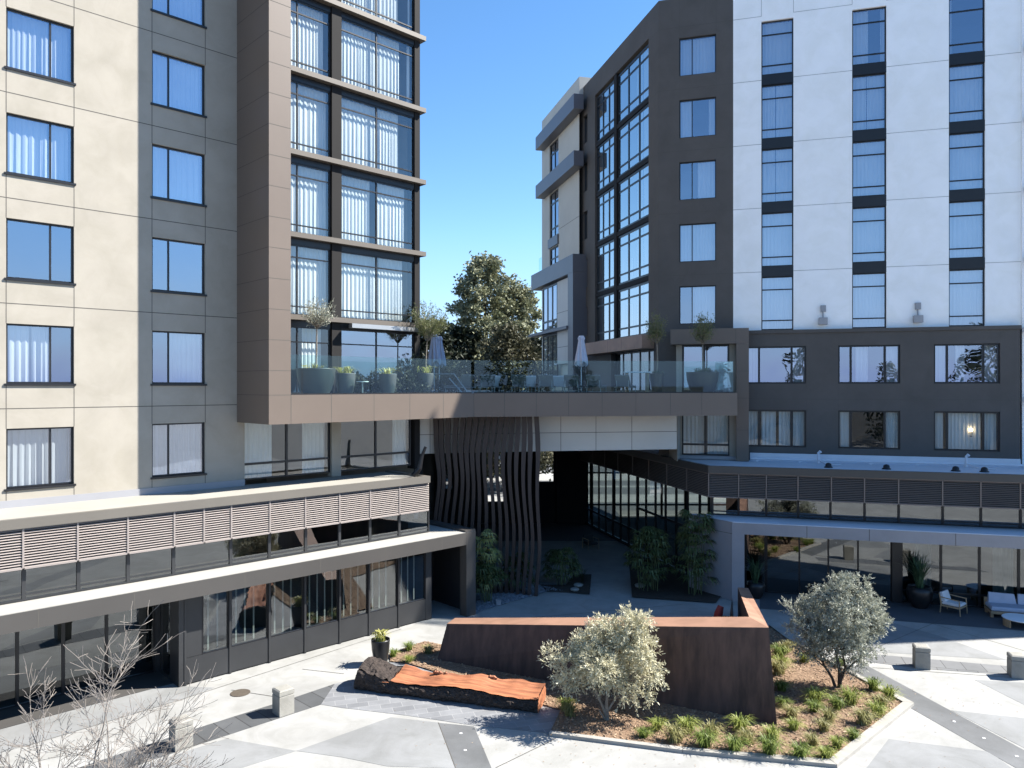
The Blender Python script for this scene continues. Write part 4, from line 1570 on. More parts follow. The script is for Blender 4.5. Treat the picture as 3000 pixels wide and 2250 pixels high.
def olive(base, lobes, stems, nclump, nleaf, mat, label, seed, trunk='trunk_pale', ll=.075, lw=.011, spray=.30, z0=.05):
    rng = np.random.default_rng(seed)
    rr = random.Random(seed)
    t = thing('olive_tree', label, 'tree', (base[0], base[1], z0))
    B = np.array([base[0], base[1], 0.0])
    cl = []
    wts = np.array([q[3] * q[4] * q[5] for q in lobes])
    wts = wts / wts.sum()
    while len(cl) < nclump:
        q = lobes[rng.choice(len(lobes), p=wts)]
        d = rng.normal(size=3)
        d /= np.linalg.norm(d)
        r = rng.uniform(.35, 1.0) ** .55
        cl.append((B + np.array(q[:3]) + d * r * np.array(q[3:6]), d))
    mb = MB()
    # trunk stems with forks towards clump centres
    forks = []
    for s in stems:
        pts = [tuple(B + np.array(p[:3])) for p in s]
        mb.tube(pts, [p[3] for p in s], 7)
        forks += pts[1:]
    fk = np.array(forks)
    for c, d in cl[::2]:
        i = int(np.argmin(((fk - c) ** 2).sum(1) + (fk[:, 2] > c[2]) * .4))
        a = fk[i]
        m = (a * .5 + c * .5) + rng.normal(size=3) * .05
        m[2] += .04
        mb.tube([tuple(a), tuple(m), tuple(c)], [.014, .009, .004], 4, False)
    mb.build('trunk', trunk, t)
    P_, D_ = [], []
    for c, d in cl:
        for _ in range(5):
            sd_ = d * .55 + rng.normal(size=3) * .5 + np.array([0, 0, .10])
            sd_ /= np.linalg.norm(sd_)
            L_ = spray * rng.uniform(.6, 1.3)
            k = nleaf // 5
            tt = rng.uniform(0, 1, k)
            p = c + sd_ * L_ * tt[:, None] + rng.normal(size=(k, 3)) * .018
            p[:, 2] -= .25 * L_ * tt ** 2
            P_.append(p)
            D_.append(sd_ * .8 + rng.normal(size=(k, 3)) * .55)
    leaves_mesh('crown', mat, np.concatenate(P_), np.concatenate(D_), ll, lw, rng, t)
    return t


ob1 = G(1780, 2113)
def crown_lobes(pts, bx_, by_, k, seed):
    r_ = random.Random(seed)
    out = []
    for x, y, r in pts:
        out.append(((x - bx_) * k, r_.uniform(-.45, .45) * (1.2 if r > .4 else .6), (by_ - y) * k, r, r * 1.05, r * .82))
    return out


lob1 = crown_lobes([(1905, 690, .26), (1850, 770, .40), (1700, 770, .38), (1600, 885, .42), (1410, 930, .27), (1480, 1000, .36), (1660, 950, .46), (1800, 900, .48), (1950, 880, .36), (2000, 1010, .34),
                    (1900, 1070, .42), (1955, 1210, .24), (1560, 1090, .34), (1720, 1060, .40), (1420, 1100, .22), (1840, 1160, .28), (2040, 1080, .16)], 1725, 1360, .00442, 3)
olive(ob1, lob1,
      [[(0, 0, 0, .062), (-.03, 0, .5, .046), (.02, 0, 1.1, .034), (.1, 0, 1.9, .02)], [(-.02, 0, .12, .045), (-.22, 0, .6, .032), (-.45, 0, 1.15, .024), (-.9, -.1, 1.7, .012)],
       [(.0, 0, .3, .04), (.25, .05, .65, .028), (.55, .1, 1.1, .02), (.7, .1, 1.9, .012)], [(-.04, 0, .02, .04), (-.2, -.05, .25, .028), (-.24, -.05, .34, .018)]],
      430, 70, 'olive_pale', 'pale silvery olive tree in front of the rusty steel wall, lit by the sun', 4, ll=.11, lw=.014, spray=.34)
ob2 = G(2458, 2018)
lob2 = crown_lobes([(1150, 475, .34), (1030, 490, .34), (905, 545, .30), (822, 560, .12), (745, 645, .30), (860, 680, .42), (1000, 625, .46), (1150, 625, .46), (1265, 640, .26), (1300, 735, .26), (1180, 755, .40),
                    (1050, 780, .46), (900, 800, .46), (760, 745, .34), (800, 880, .30), (960, 900, .36), (1110, 895, .36), (1200, 830, .26), (1100, 990, .22), (880, 945, .24), (1335, 700, .12)], 1010, 1145, .00489, 5)
olive(ob2, lob2,
      [[(.03, 0, 0, .08), (.02, 0, .5, .055), (-.1, 0, 1.2, .036), (-.05, 0, 2.2, .02)], [(-.1, 0, .0, .055), (-.22, 0, .35, .045), (-.5, 0, .8, .032), (-.8, 0, 1.7, .016)],
       [(.05, 0, .25, .05), (.2, 0, .65, .036), (.12, 0, 1.1, .028), (.3, 0, 2.0, .016)], [(.1, 0, .5, .04), (.45, 0, .8, .028), (.75, 0, 1.05, .02), (1.0, 0, 1.7, .01)], [(-.18, 0, .3, .03), (-.35, 0, .6, .025), (-.75, 0, .95, .018)]],
      500, 70, 'olive_gray', 'grey-green multi-stemmed olive tree at the right of the mulch bed', 8, 'trunk_dark', ll=.10, lw=.013, spray=.30)

# bare tree in the foreground
rb = random.Random(21)
bx, by = (235 - CX) / FPX * 14.2, 14.2
bt_ = thing('bare_tree', 'leafless multi-stemmed tree with pale twigs in the lower left foreground', 'tree', (bx, by, 0))
mb = MB()


def twig(p, d, l, r, dep):
    pts, rad = [p], [r]
    q = Vector(p)
    d = Vector(d).normalized()
    n = 4 if dep > 0 else 3
    for k in range(n):
        d = (d + Vector((rb.gauss(0, .13), rb.gauss(0, .13), rb.gauss(.03, .08)))).normalized()
        q = q + d * l / n
        pts.append(tuple(q))
        rad.append(max(.0045, r * (1 - .55 * (k + 1) / n)))
        if dep > 0:
            for _ in range(2 if rb.random() < .62 else 1):
                if rb.random() < .85:
                    sd_ = (d + Vector((rb.gauss(0, .75), rb.gauss(0, .75), rb.gauss(.05, .45)))).normalized()
                    twig(tuple(q), sd_, l * rb.uniform(.35, .62), rad[-1] * .62, dep - 1)
    mb.tube(pts, rad, 5 if r > .012 else 3, False)
    if dep > 0:
        twig(tuple(q), d, l * .6, rad[-1], dep - 1)


for (dx, dy, lz, sx) in ((0, 0, 3.5, .05), (.5, .1, 3.0, .25), (-.55, 0, 2.6, -.28), (.9, .2, 2.4, .5), (-.95, .1, 1.8, -.5), (.25, .3, 2.8, .12), (1.15, 0, 1.7, .75)):
    st = (bx + dx * .25, by + dy, 0)
    mid = (bx + dx * .62 + sx * .2, by + dy, .85)
    mb.tube([st, (bx + dx * .45, by + dy, .4), mid], [.045, .04, .034], 6, False)
    twig(mid, (sx, rb.gauss(0, .1), 1.0), lz * .66, .03, 3)
mb.build('branches', 'twig_pale', bt_)


# conifers beyond the terrace
def conifer(base, h, rad, label, seed, mat='conifer', n=5200, zlow=.12, ll=.5, name='conifer', wide=.42):
    """irregular evergreen: limbs carrying lumps of foliage, widest at the height share given by wide"""
    rng = np.random.default_rng(seed)
    t = thing(name, label, 'tree', (base[0], base[1], 0), group='trees beyond the terrace')
    mb = MB()
    mb.tube([(base[0], base[1], 0), (base[0] + .15, base[1], h * .5), (base[0], base[1], h * .96)], [h * .024, h * .015, .05], 8)
    P_, D_ = [], []
    nl = 150
    k = n // nl
    for i in range(nl):
        f = zlow + (1 - zlow) * ((i + rng.uniform(0, 1)) / nl)
        env = math.sin(math.pi * min(1, max(0, (f - zlow + .18) / (2 * (wide + .18 - zlow))))) if f < wide else max(0, 1 - ((f - wide) / (1.02 - wide)) ** 1.9) ** .75
        a = i * 2.399 + rng.normal() * .35
        R_ = (rad * env * rng.uniform(.42, 1.12) + .25) * (1 + .16 * math.sin(3 * a + 9 * f))
        d = np.array([math.cos(a), math.sin(a), rng.uniform(-.05, .30)])
        o0 = np.array([base[0], base[1], h * f - .25 * R_])
        tip = o0 + d * R_
        if i % 3 == 0:
            mb.tube([tuple(o0), tuple(o0 + d * R_ * .5 + np.array([0, 0, .1])), tuple(tip)], [.10, .06, .02], 4, False)
        # a lump near the tip and a thinner one half way in
        sz = rng.uniform(.55, 1.0) * (rad / 5) ** .5
        kk = int(k * .75)
        c = tip + rng.normal(size=(kk, 3)) * np.array([.50, .50, .36]) * sz
        c2 = o0 + d * R_ * rng.uniform(.4, .8) + rng.normal(size=(k - kk, 3)) * .6 * sz
        P_ += [c, c2]
        D_ += [d * .6 + rng.normal(size=(kk, 3)) * .6 + np.array([0, 0, .15]), d * .5 + rng.normal(size=(k - kk, 3)) * .7]
    mb.build('trunk', 'trunk_dark', t)
    leaves_mesh('crown', mat, np.concatenate(P_), np.concatenate(D_), ll, ll * .28, rng, t, .12)
    return t


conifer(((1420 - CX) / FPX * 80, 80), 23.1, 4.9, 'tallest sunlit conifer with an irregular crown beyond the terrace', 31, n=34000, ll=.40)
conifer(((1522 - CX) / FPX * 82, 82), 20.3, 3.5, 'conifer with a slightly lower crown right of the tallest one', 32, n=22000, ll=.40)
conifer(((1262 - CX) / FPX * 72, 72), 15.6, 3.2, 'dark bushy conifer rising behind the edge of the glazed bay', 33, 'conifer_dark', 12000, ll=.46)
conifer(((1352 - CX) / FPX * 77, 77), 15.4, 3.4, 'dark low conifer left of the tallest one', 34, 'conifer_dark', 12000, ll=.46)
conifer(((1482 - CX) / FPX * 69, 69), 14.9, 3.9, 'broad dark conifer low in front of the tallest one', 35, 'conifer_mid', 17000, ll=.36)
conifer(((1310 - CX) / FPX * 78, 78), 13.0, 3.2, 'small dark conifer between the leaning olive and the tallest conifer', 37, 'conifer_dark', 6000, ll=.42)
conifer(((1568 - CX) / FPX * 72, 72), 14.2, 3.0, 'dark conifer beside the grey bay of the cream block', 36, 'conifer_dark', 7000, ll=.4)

# what the windows mirror: a low building and trees across the plaza
mb = MB()
mb.box(W0, -30, 60, 0, 9.5, 58, 74)
tag(mb.build('low_building', 'wall_far'), 'long low pale building mirrored in the windows of the right tower', 'building')
pr = None
for i, (x, y, s) in enumerate(((-16, -52, .62), (-4, -54, .85), (9, -50, .7), (22, -53, .95), (34, -51, .7), (-30, -50, .8))):
    if pr is None:
        pr = conifer((0, 0), 19, 3.4, 'dark conifer mirrored in the windows of the right tower', 40, 'conifer_dark', 2600, ll=.6, name='mirrored_conifer')
        pr['group'] = 'trees mirrored in the windows'
        o = pr
    else:
        o = copy_tree(pr)
    o.location = (x, y, 0)
    o.scale = (s * 1.15, s * 1.15, s)

# ------------------------------------------------------------------ log bench
Lg = thing('log_bench', 'split redwood log lying as a bench with orange cut face and black bark', 'bench', (*z6(700, 1180), 0))
rl = np.random.default_rng(9)
# centre line from left end to right end (front-bottom edge seen in the photo)
A_ = Vector((*z6(85, 1150), 0))
B_ = Vector((*z6(1277, 1303), 0))
ax = (B_ - A_).normalized()
sdv = Vector((-ax.y, ax.x, 0))
Ln = (B_ - A_).length
NS, NA = 90, 22
mb = MB()
ringv = []
def fbm(s, a):
    return (.5 * math.sin(3.1 * s + 2.3 * a) + .3 * math.sin(7.7 * s - 4.1 * a + 1) + .25 * math.sin(15.1 * s + 6 * a) + .2 * math.sin(29 * s + 9 * a + 2))
def log_geo(s):
    """width (depth), front height, back height at s in 0..1"""
    f = 1 - s
    Wd = .88 - .10 * s + .10 * math.sin(9 * s)
    hf = .40 + .05 * math.sin(11 * s + 1) + (.24 * max(0, (.20 - s) / .20) if s < .20 else 0)
    hb = .50 - .02 * s + .04 * math.sin(13 * s) + .03 * math.sin(31 * s) + (.22 * max(0, (.16 - s) / .16) if s < .16 else 0)
    return Wd, hf, hb
prof = []
for i in range(NS + 1):
    s = i / NS
    Wd, hf, hb = log_geo(s)
    tap = min(1, s / .035 + .35) if s < .03 else 1
    c = A_ + ax * (Ln * s)
    row = []
    for k in range(NA + 1):
        t = k / NA                       # from top front edge down, under, up to top back edge
        if t < .38:
            q = t / .38
            y, z = -.10 * math.sin(math.pi * q) - .02, hf * (1 - q)
        elif t < .62:
            q = (t - .38) / .24
            y, z = Wd * q, 0
        else:
            q = (t - .62) / .38
            y, z = Wd + .10 * math.sin(math.pi * q), hb * q
        edge_ = k in (0, NA)
        nz_ = .04 * math.sin(23 * s + 9 * t) * math.sin(61 * s + 2) + .03 * math.sin(9 * s + 1) if edge_ else .05 * fbm(s * 7, t * 5) + rl.normal() * .012
        yy = y + (-nz_ if t < .5 else nz_)
        zz_ = max(0.015, z + (0 if edge_ else rl.normal() * .012)) if z > .02 else .015
        row.append(c + sdv * (yy * tap) + Vector((0, 0, zz_ * tap)))
    prof.append(row)
mb2 = MB()
for row in prof:
    for p in row:
        mb2.v.append(tuple(p))
for i in range(NS):
    for k in range(NA):
        a = i * (NA + 1) + k
        mb2.f.append((a, a + NA + 1, a + NA + 2, a + 1))
        mb2.mi.append(0)
mb2.f.append(tuple(range(NA + 1)))
mb2.mi.append(0)
# left bump of bark on the top
for i in range(17):
    for m in range(6):
        pass
bumps = []
NT = 8
for i in range(0, 20):
    s = i / NS
    Fv, Bv = prof[i][0], prof[i][NA]
    row = []
    for m in range(NT + 1):
        q = m / NT
        p = Fv.lerp(Bv, q)
        row.append((p.x, p.y, p.z + (.11 * math.sin(math.pi * q) * (1 - s * 4.0) + rl.normal() * .025 + .03 * fbm(s * 14, q * 4)) * (0.3 if i < 1 else 1)))
    bumps.append(row)
base_i = len(mb2.v)
for row in bumps:
    mb2.v.extend(row)
for i in range(len(bumps) - 1):
    for m in range(NT):
        a = base_i + i * (NT + 1) + m
        mb2.f.append((a, a + NT + 1, a + NT + 2, a + 1))
        mb2.mi.append(0)
mb2.build('bark', 'bark', Lg)
mb = MB()
NT = 10
top = []
i0 = 15
for i in range(i0, NS + 1):
    s = i / NS
    Fv, Bv = prof[i][0], prof[i][NA]
    row = []
    for m in range(NT + 1):
        q = m / NT
        e_ = .06 * (1 if m == NT else 0) - .05 * (1 if m == 0 else 0)
        p = Fv.lerp(Bv, q * 1.0 + e_)
        sag = -.05 * math.sin(math.pi * q) + .008 * math.sin(17 * q + 4 * s)
        lift = .05 if i > i0 + 3 else (.05 * (i - i0) / 3 - .08)
        row.append((p.x, p.y, p.z + sag + lift))
    top.append(row)
for row in top:
    mb.v.extend(row)
for i in range(len(top) - 1):
    for m in range(NT):
        a = i * (NT + 1) + m
        mb.f.append((a, a + NT + 1, a + NT + 2, a + 1))
        mb.mi.append(0)
# sawn right end
end = [tuple(p) for p in prof[NS]]
mb.face(end + [top[-1][NT], top[-1][0]])
mb.build('sawn_face', 'heartwood', Lg)
for s, dz in ((.45, .1), (.72, .08)):
    i = int(s * NS)
    p = prof[i][NA]
    mk_ = MB()
    for _ in range(5):
        c = p + ax * rl.normal() * .12 + Vector((0, 0, .03))
        mk_.tube([tuple(c - ax * .08), tuple(c + Vector((0, 0, .03))), tuple(c + ax * .09)], [.03, .06, .02], 6)
    mk_.build('burl', 'heartwood', Lg)

from mathutils import Matrix
lang = math.atan2(ax.y, ax.x)
for ch_ in Lg.children:
    ch_.data.transform(Matrix.Rotation(-lang, 4, 'Z'))
Lg.rotation_euler = (0, 0, lang)
# ------------------------------------------------------------------ potted plants
def pot(t, prof_, mat, soil_z):
    mb = MB()
    mb.lathe(prof_, 22)
    mb.build('pot', mat, t, True, True)
    mb = MB()
    r = prof_[-1][0] - .005
    mb.lathe([(r, soil_z), (.001, soil_z + .01)], 16)
    mb.build('soil', 'soil', t, True)


t = thing('potted_plant', 'tall black tapered pot with a yellow-green strappy plant by the log', 'plant', (*G(1115, 1946), .012))
pot(t, [(.19, 0), (.23, .06), (.30, .5), (.325, .82), (.32, .86), (.295, .86), (.28, .76)], 'pot_black', .78)
mb = MB()
blades(mb, 80, .55, .45, .024, random.Random(2), 1.2, 4, .06, .78)
mb.build('leaves', 'lily', t, True)
for px, py, s, lab in ((2694, 1780, 1.15, 'big dark pot with a spiky yucca beside the dark lobby pier'), (2214, 1752, .9, 'dark pot with a spiky plant behind the end of the rusty wall')):
    t = thing('potted_plant', lab, 'plant', (*G(px, py), .014))
    pot(t, [(.24 * s, 0), (.42 * s, .3 * s), (.46 * s, .62 * s), (.40 * s, .8 * s), (.36 * s, .8 * s), (.35 * s, .72 * s)], 'pot_black', .73 * s)
    mb = MB()
    blades(mb, 90, 1.35 * s, .95 * s, .022 * s, random.Random(int(px)), .35, 3, .05, .72 * s)
    mb.build('leaves', 'yucca', t, True)

# ------------------------------------------------------------------ lounge furniture on the right
def rbox(mb, x0, x1, y0, y1, z0, z1, r=.04):
    """soft block: chamfered box"""
    def ring(i, z): return [(x0 + i, y0 + i, z), (x1 - i, y0 + i, z), (x1 - i, y1 - i, z), (x0 + i, y1 - i, z)]
    lv = [(r, z0), (0, z0 + r), (0, z1 - r), (r, z1)]
    mb.face(ring(r, z0)[::-1])
    for (a, za), (b, zb_) in zip(lv[:-1], lv[1:]):
        A, B = ring(a, za), ring(b, zb_)
        for k in range(4):
            mb.face([A[k], A[(k + 1) % 4], B[(k + 1) % 4], B[k]])
    mb.face(ring(r, z1))


ch = thing('armchair', 'teak armchair with white cushions standing on the dark tiles', 'chair', (*G(2793, 1796), .014), .18 + .5)
for x in (-.36, .36):
    mb = MB()
    mb.tube([(x, -.40, 0), (x, -.36, .62)], [.02, .026], 6)
    mb.build('leg', 'teak', ch, True)
    mb = MB()
    mb.tube([(x, .38, 0), (x, .34, .42), (x, .42, .82)], [.02, .027, .022], 6)
    mb.build('leg', 'teak', ch, True)
    mb = MB()
    mb.tube([(x, -.38, .62), (x, -.1, .63), (x, .36, .66)], [.026, .024, .022], 6)
    mb.build('armrest', 'teak', ch, True)
mb = MB()
mb.box(W0, -.37, .37, .28, .34, -.36, .38)
mb.build('seat_frame', 'teak', ch, True)
mb = MB()
rbox(mb, -.33, .33, -.38, .32, .345, .47)
mb.build('seat_cushion', 'fabric_white', ch, True)
mb = MB()
a4 = [(-.32, .20, .47), (.32, .20, .47), (.32, .34, .47), (-.32, .34, .47)]
b4 = [(-.31, .33, .86), (.31, .33, .86), (.30, .42, .84), (-.30, .42, .84)]
mb.hexa(a4, b4)
mb.build('back_cushion', 'fabric_white', ch, True)
sf = thing('sofa', 'teak sofa with pale cushions at the right edge of the photo', 'sofa', (*G(2985, 1808), .014), -.30)
mb = MB()
mb.box(W0, -1.15, 1.15, .16, .27, -.42, .48)
mb.box(W0, -1.15, 1.15, .27, .62, -.48, -.43)
mb.build('frame', 'teak', sf, True)
for x in (-1.08, 1.08):
    for y in (-.38, .36):
        mb = MB()
        mb.box(W0, x - .05, x + .05, 0, .159, y - .05, y + .05)
        mb.build('leg', 'teak', sf, True)
mb = MB()
rbox(mb, -1.13, 1.13, -.50, .38, .275, .46, .05)
mb.build('seat_cushion', 'fabric_blue', sf, True)
for x0, x1 in ((-1.05, -.03), (.03, 1.05)):
    mb = MB()
    a4 = [(x0, .18, .465), (x1, .18, .465), (x1, .40, .465), (x0, .40, .465)]
    b4 = [(x0 + .04, .33, .86), (x1 - .04, .33, .84), (x1 - .04, .44, .84), (x0 + .04, .44, .86)]
    mb.hexa(a4, b4)
    mb.build('back_cushion', 'fabric_blue', sf, True)
ct = thing('coffee_table', 'round teak coffee table with a pale top in front of the sofa', 'table', (*G(2990, 1836), .014))
mb = MB()
mb.lathe([(.001, .305), (.62, .305), (.64, .32), (.64, .335), (.62, .345), (.001, .345)], 32)
mb.build('table_top', 'table_white', ct, True, False)
for a0 in (2.0, 5.0):
    mb = MB()
    for k in range(10):
        a, b = a0 + k * .15, a0 + (k + 1) * .15
        mb.hexa([(.60 * math.cos(a), .60 * math.sin(a), 0), (.60 * math.cos(b), .60 * math.sin(b), 0), (.54 * math.cos(b), .54 * math.sin(b), 0), (.54 * math.cos(a), .54 * math.sin(a), 0)],
                [(.60 * math.cos(a), .60 * math.sin(a), .304), (.60 * math.cos(b), .60 * math.sin(b), .304), (.54 * math.cos(b), .54 * math.sin(b), .304), (.54 * math.cos(a), .54 * math.sin(a), .304)])
    mb.build('leg', 'teak', ct, True)

# ------------------------------------------------------------------ passage planting
z5 = lambda x, y: G(1300 + x * .36166, 1300 + y * .36166)
sheet('gravel', [z5(255, 1392), z5(320, 1352), z5(830, 1203), z5(980, 1206), z5(990, 1150), z5(780, 1120), z5(600, 1110), z5(255, 1180)], 'gravel', .03, 'structure')
sheet('soil_bed', [z5(780, 1150), z5(990, 1150), z5(1055, 1065), z5(1197, 1065), z5(1182, 1228), z5(980, 1208), z5(840, 1205)], 'soil', .05)
sheet('soil_bed', [z5(1508, 1050), z5(1525, 1250), z5(2205, 1298), z5(2260, 1225), z5(2000, 1010), z5(1800, 960), z5(1490, 900)], 'soil', .05)
mb = MB()
gp = [z5(262, 1386), z5(320, 1350), z5(830, 1200), z5(980, 1200), z5(780, 1150), z5(262, 1280)]
gx = [p[0] for p in gp]
gy = [p[1] for p in gp]
cnt = 0
while cnt < 700:
    x, y = RG.uniform(min(gx), max(gx)), RG.uniform(min(gy), max(gy))
    if not inside(x, y, gp):
        continue
    cnt += 1
    r = RG.uniform(.025, .06)
    st = len(mb.v)
    mb.v += [(x + r, y, .03), (x, y + r * .8, .03), (x - r, y, .03), (x, y - r * .8, .03), (x + r * .1, y, .03 + r)]
    for k in range(4):
        mb.f.append((st + k, st + (k + 1) % 4, st + 4))
        mb.mi.append(0)
tag(mb.build('gravel_pebbles', 'pebble'), kind='stuff')
mb = MB()
mb.box(W0, -.1, .1, 0, .2, -.08, .08)
mb.box(W0, -.12, .12, .2, .23, -.1, .1)
o = mb.build('path_light', 'lamp_gray', None, True)
o.location = (*z5(445, 1310), .03)
tag(o, 'small grey garden light standing in the gravel by the portal column', 'light')


def palm(c, h, r, n, label, seed, mat='palm_leaf', canes=9):
    rr = random.Random(seed)
    t = thing('fan_palm', label, 'plant', (c[0], c[1], .05), group='palms in the passage')
    mb = MB()
    mc = MB()
    for i in range(canes):
        a, q = rr.random() * 6.28, r * .45 * math.sqrt(rr.random())
        x, y = q * math.cos(a), q * math.sin(a)
        hh = h * rr.uniform(.5, .95)
        mc.tube([(x, y, 0), (x * 1.2, y * 1.2, hh * .6), (x * 1.5, y * 1.5, hh)], [.018, .016, .01], 5, False)
    for i in range(n):
        a = rr.random() * 6.28
        q = r * math.sqrt(rr.random())
        z = h * (.18 + .82 * rr.random() ** .75)
        q *= (1.05 - .45 * (z / h) ** 2)
        cx, cy = q * math.cos(a), q * math.sin(a)
        aa = a + rr.gauss(0, .5)
        out = Vector((math.cos(aa), math.sin(aa), rr.uniform(-.1, .7))).normalized()
        sd_ = out.cross(Vector((0, 0, 1))).normalized()
        upv = sd_.cross(out)
        ll = rr.uniform(.34, .58)
        for k in range(-3, 4):
            an = k * .38 + rr.gauss(0, .07)
            d = out * math.cos(an) + sd_ * math.sin(an)
            w_ = ll * .075
            p0 = Vector((cx, cy, z))
            p1 = p0 + d * ll * .55 + upv * .03
            p2 = p0 + d * ll - Vector((0, 0, ll * rr.uniform(.3, .6)))
            sv = d.cross(upv).normalized() * w_
            mb.face([p0, p1 + sv, p2, p1 - sv])
    mc.build('canes', 'cane', t, True)
    mb.build('fronds', mat, t, True)
    return t


palm(z5(350, 1275), 3.0, .5, 46, 'tall fan palm with fronds coloured as if sunlit against the portal column', 51, 'palm_sunlit', 7)
palm(z5(340, 1285), 1.7, .65, 60, 'low dark fan palm at the foot of the sun-coloured one', 55)
palm(z5(580, 1190), 1.55, .7, 62, 'low fan palm growing at the foot of the slat screen', 52)
palm(z5(960, 1140), 1.6, .8, 80, 'round fan palm in the small bed left of the path', 53)
palm(z5(1660, 1190), 2.8, 1.0, 130, 'large clump of fan palm right of the path', 54, canes=16)
palm(z5(2040, 1225), 3.7, .8, 130, 'tallest fan palm against the lilac side wall', 56, canes=14)
t = thing('spiky_plant', 'thin dark spiky plant at the corner of the small bed', 'plant', (*z5(1120, 1130), .05))
mb = MB()
blades(mb, 40, .75, .5, .012, random.Random(77), .2, 3, .04)
mb.build('leaves', 'shrub_dark', t, True)
for (x, y, s, lab) in ((1090, 1160, .22, 'flat pale rock in the small bed left of the path'), (1060, 1195, .2, 'brown rock at the front of the small bed'), (1590, 1165, .25, 'pale rock under the large palm clump')):
    mb = MB()
    mb.lathe([(s, 0), (s * 1.1, s * .25), (s * .8, s * .5), (.001, s * .55)], 7)
    o = mb.build('rock', 'stone', None, True)
    o.location = (*z5(x, y), .05)
    tag(o, lab, 'rock')
# low chairs deep in the passage
for (x, y, lab) in ((1190, 850, 'low timber framed lounge chair in the dark end of the passage'),):
    t = thing('lounge_chair', lab, 'chair', (*z5(x, y), .01), .4)
    mb = MB()
    for sx in (-.35, .35):
        mb.tube([(sx, -.35, 0), (sx, -.35, .6), (sx, .35, .6), (sx, .35, 0)], .025, 5)
    mb.build('frame', 'teak', t, True)
    mb = MB()
    rbox(mb, -.31, .31, -.33, .33, .25, .40)
    mb.build('seat', 'pot_dark', t, True)
    mb = MB()
    mb.box(W0, -.31, .31, .41, .75, -.36, -.26)
    mb.build('backrest', 'pot_dark', t, True)

# ------------------------------------------------------------------ terrace furnishing
TZ = 9.26
def tpt(px, Y): return ((px - CX) / FPX * Y, Y)


def bowl(t, R_, h, mat):
    pot(t, [(R_ * .62, 0), (R_ * .80, h * .2), (R_ * .94, h * .6), (R_, h * .97), (R_, h), (R_ * .95, h), (R_ * .92, h * .9)], mat, h * .92)


def little_tree(t, zt, h, r, seed, mat, n=1500, lean=0.0, pz=.9, dens=1.0):
    rng = np.random.default_rng(seed)
    mb = MB()
    zc = zt
    mb.tube([(0, 0, pz), (.02, 0, (pz + zc) / 2), (lean * .3, 0, zc)], [.035, .03, .025], 6)
    P_, D_ = [], []
    for i in range(46):
        d = rng.normal(size=3)
        d[2] = abs(d[2]) * 1.1 - .25
        d /= np.linalg.norm(d)
        ln = rng.uniform(.55, 1.0)
        tip = np.array([lean, 0, zc + h * .42]) + d * np.array([r, r, h * .62]) * ln
        st = np.array([lean * .3, 0, zc])
        mid = st * .5 + tip * .5 + rng.normal(size=3) * .05
        mb.tube([tuple(st), tuple(mid), tuple(tip)], [.012, .007, .003], 3, False)
        k = n // 46
        tt = rng.uniform(.35, 1.05, k)
        p = st + (tip - st) * tt[:, None] + rng.normal(size=(k, 3)) * .07
        P_.append(p)
        D_.append((tip - st) / np.linalg.norm(tip - st) * .7 + rng.normal(size=(k, 3)) * .5)
    mb.build('trunk', 'trunk_pale', t, True)
    leaves_mesh('crown', mat, np.concatenate(P_), np.concatenate(D_), .13, .014, rng, None).parent = t


t = thing('potted_tree', 'small olive standard in a wide dark bowl behind the left end of the glass balustrade', 'tree', (*tpt(926, 29.0), TZ), group='potted trees on the terrace')
bowl(t, .74, 1.02, 'pot_dark')
little_tree(t, 2.55, 1.25, .70, 61, 'olive_gray', 1700, .1)
mb = MB()
blades(mb, 26, .42, .42, .02, random.Random(8), 1.2, 4, .1, .93)
mb.build('leaves', 'lily', t, True)
mb = MB()
for i in range(60):
    a, q = RG.random() * 6.28, .16 * math.sqrt(RG.random())
    x, y, z = -.38 + q * math.cos(a), q * math.sin(a), 1.0 + .14 * RG.random()
    mb.face([(x - .02, y, z), (x, y - .02, z + .02), (x + .02, y, z), (x, y + .02, z + .01)])
mb.build('flowers', 'yellow_flower', t, True)
for px, Y, R_, h, m, lab in ((1012, 29.8, .40, .85, 'pot_gray', 'pale grey bowl with strappy leaves next to the wide dark bowl'),
                             (1136, 31.3, .38, .85, 'pot_gray', 'pale grey bowl with strappy leaves in front of the last glazed bay')):
    t = thing('potted_plant', lab, 'plant', (*tpt(px, Y), TZ), group='grey bowls on the terrace')
    bowl(t, R_, h, m)
    mb = MB()
    blades(mb, 44, .5, .62, .022, random.Random(int(px)), 1.3, 4, .12, h * .92)
    mb.build('leaves', 'lily', t, True)
t = thing('potted_tree', 'leaning olive standard in a grey bowl at the corner of the glazed bay', 'tree', (*tpt(1247, 33.2), TZ), group='potted trees on the terrace')
bowl(t, .36, .9, 'pot_gray')
little_tree(t, 2.3, 1.85, .98, 62, 'olive_green', 3600, .2)
mb = MB()
blades(mb, 34, .45, .55, .022, random.Random(18), 1.3, 4, .12, .93)
mb.build('leaves', 'lily', t, True)
t = thing('potted_tree', 'olive standard in a tall dark square pot by the terrace storefront', 'tree', (*tpt(1925, 35.0), TZ), group='potted trees on the terrace')
pot(t, [(.24, 0), (.33, .9), (.335, .93), (.30, .93), (.29, .85)], 'pot_black', .86)
little_tree(t, 2.3, 1.5, .50, 63, 'olive_green', 1500, -.02)
mb = MB()
blades(mb, 50, .3, .3, .02, random.Random(28), 1.1, 3, .1, .86)
mb.build('leaves', 'palm_leaf', t, True)
t = thing('potted_tree', 'olive standard in a wide black bowl in front of the brown window surround', 'tree', (*tpt(2058, 35.6), TZ), group='potted trees on the terrace')
bowl(t, .76, 1.0, 'pot_black')
little_tree(t, 2.3, 1.55, .66, 64, 'olive_green', 1800, .04)
mb = MB()
blades(mb, 70, .4, .5, .022, random.Random(38), 1.1, 3, .2, .92)
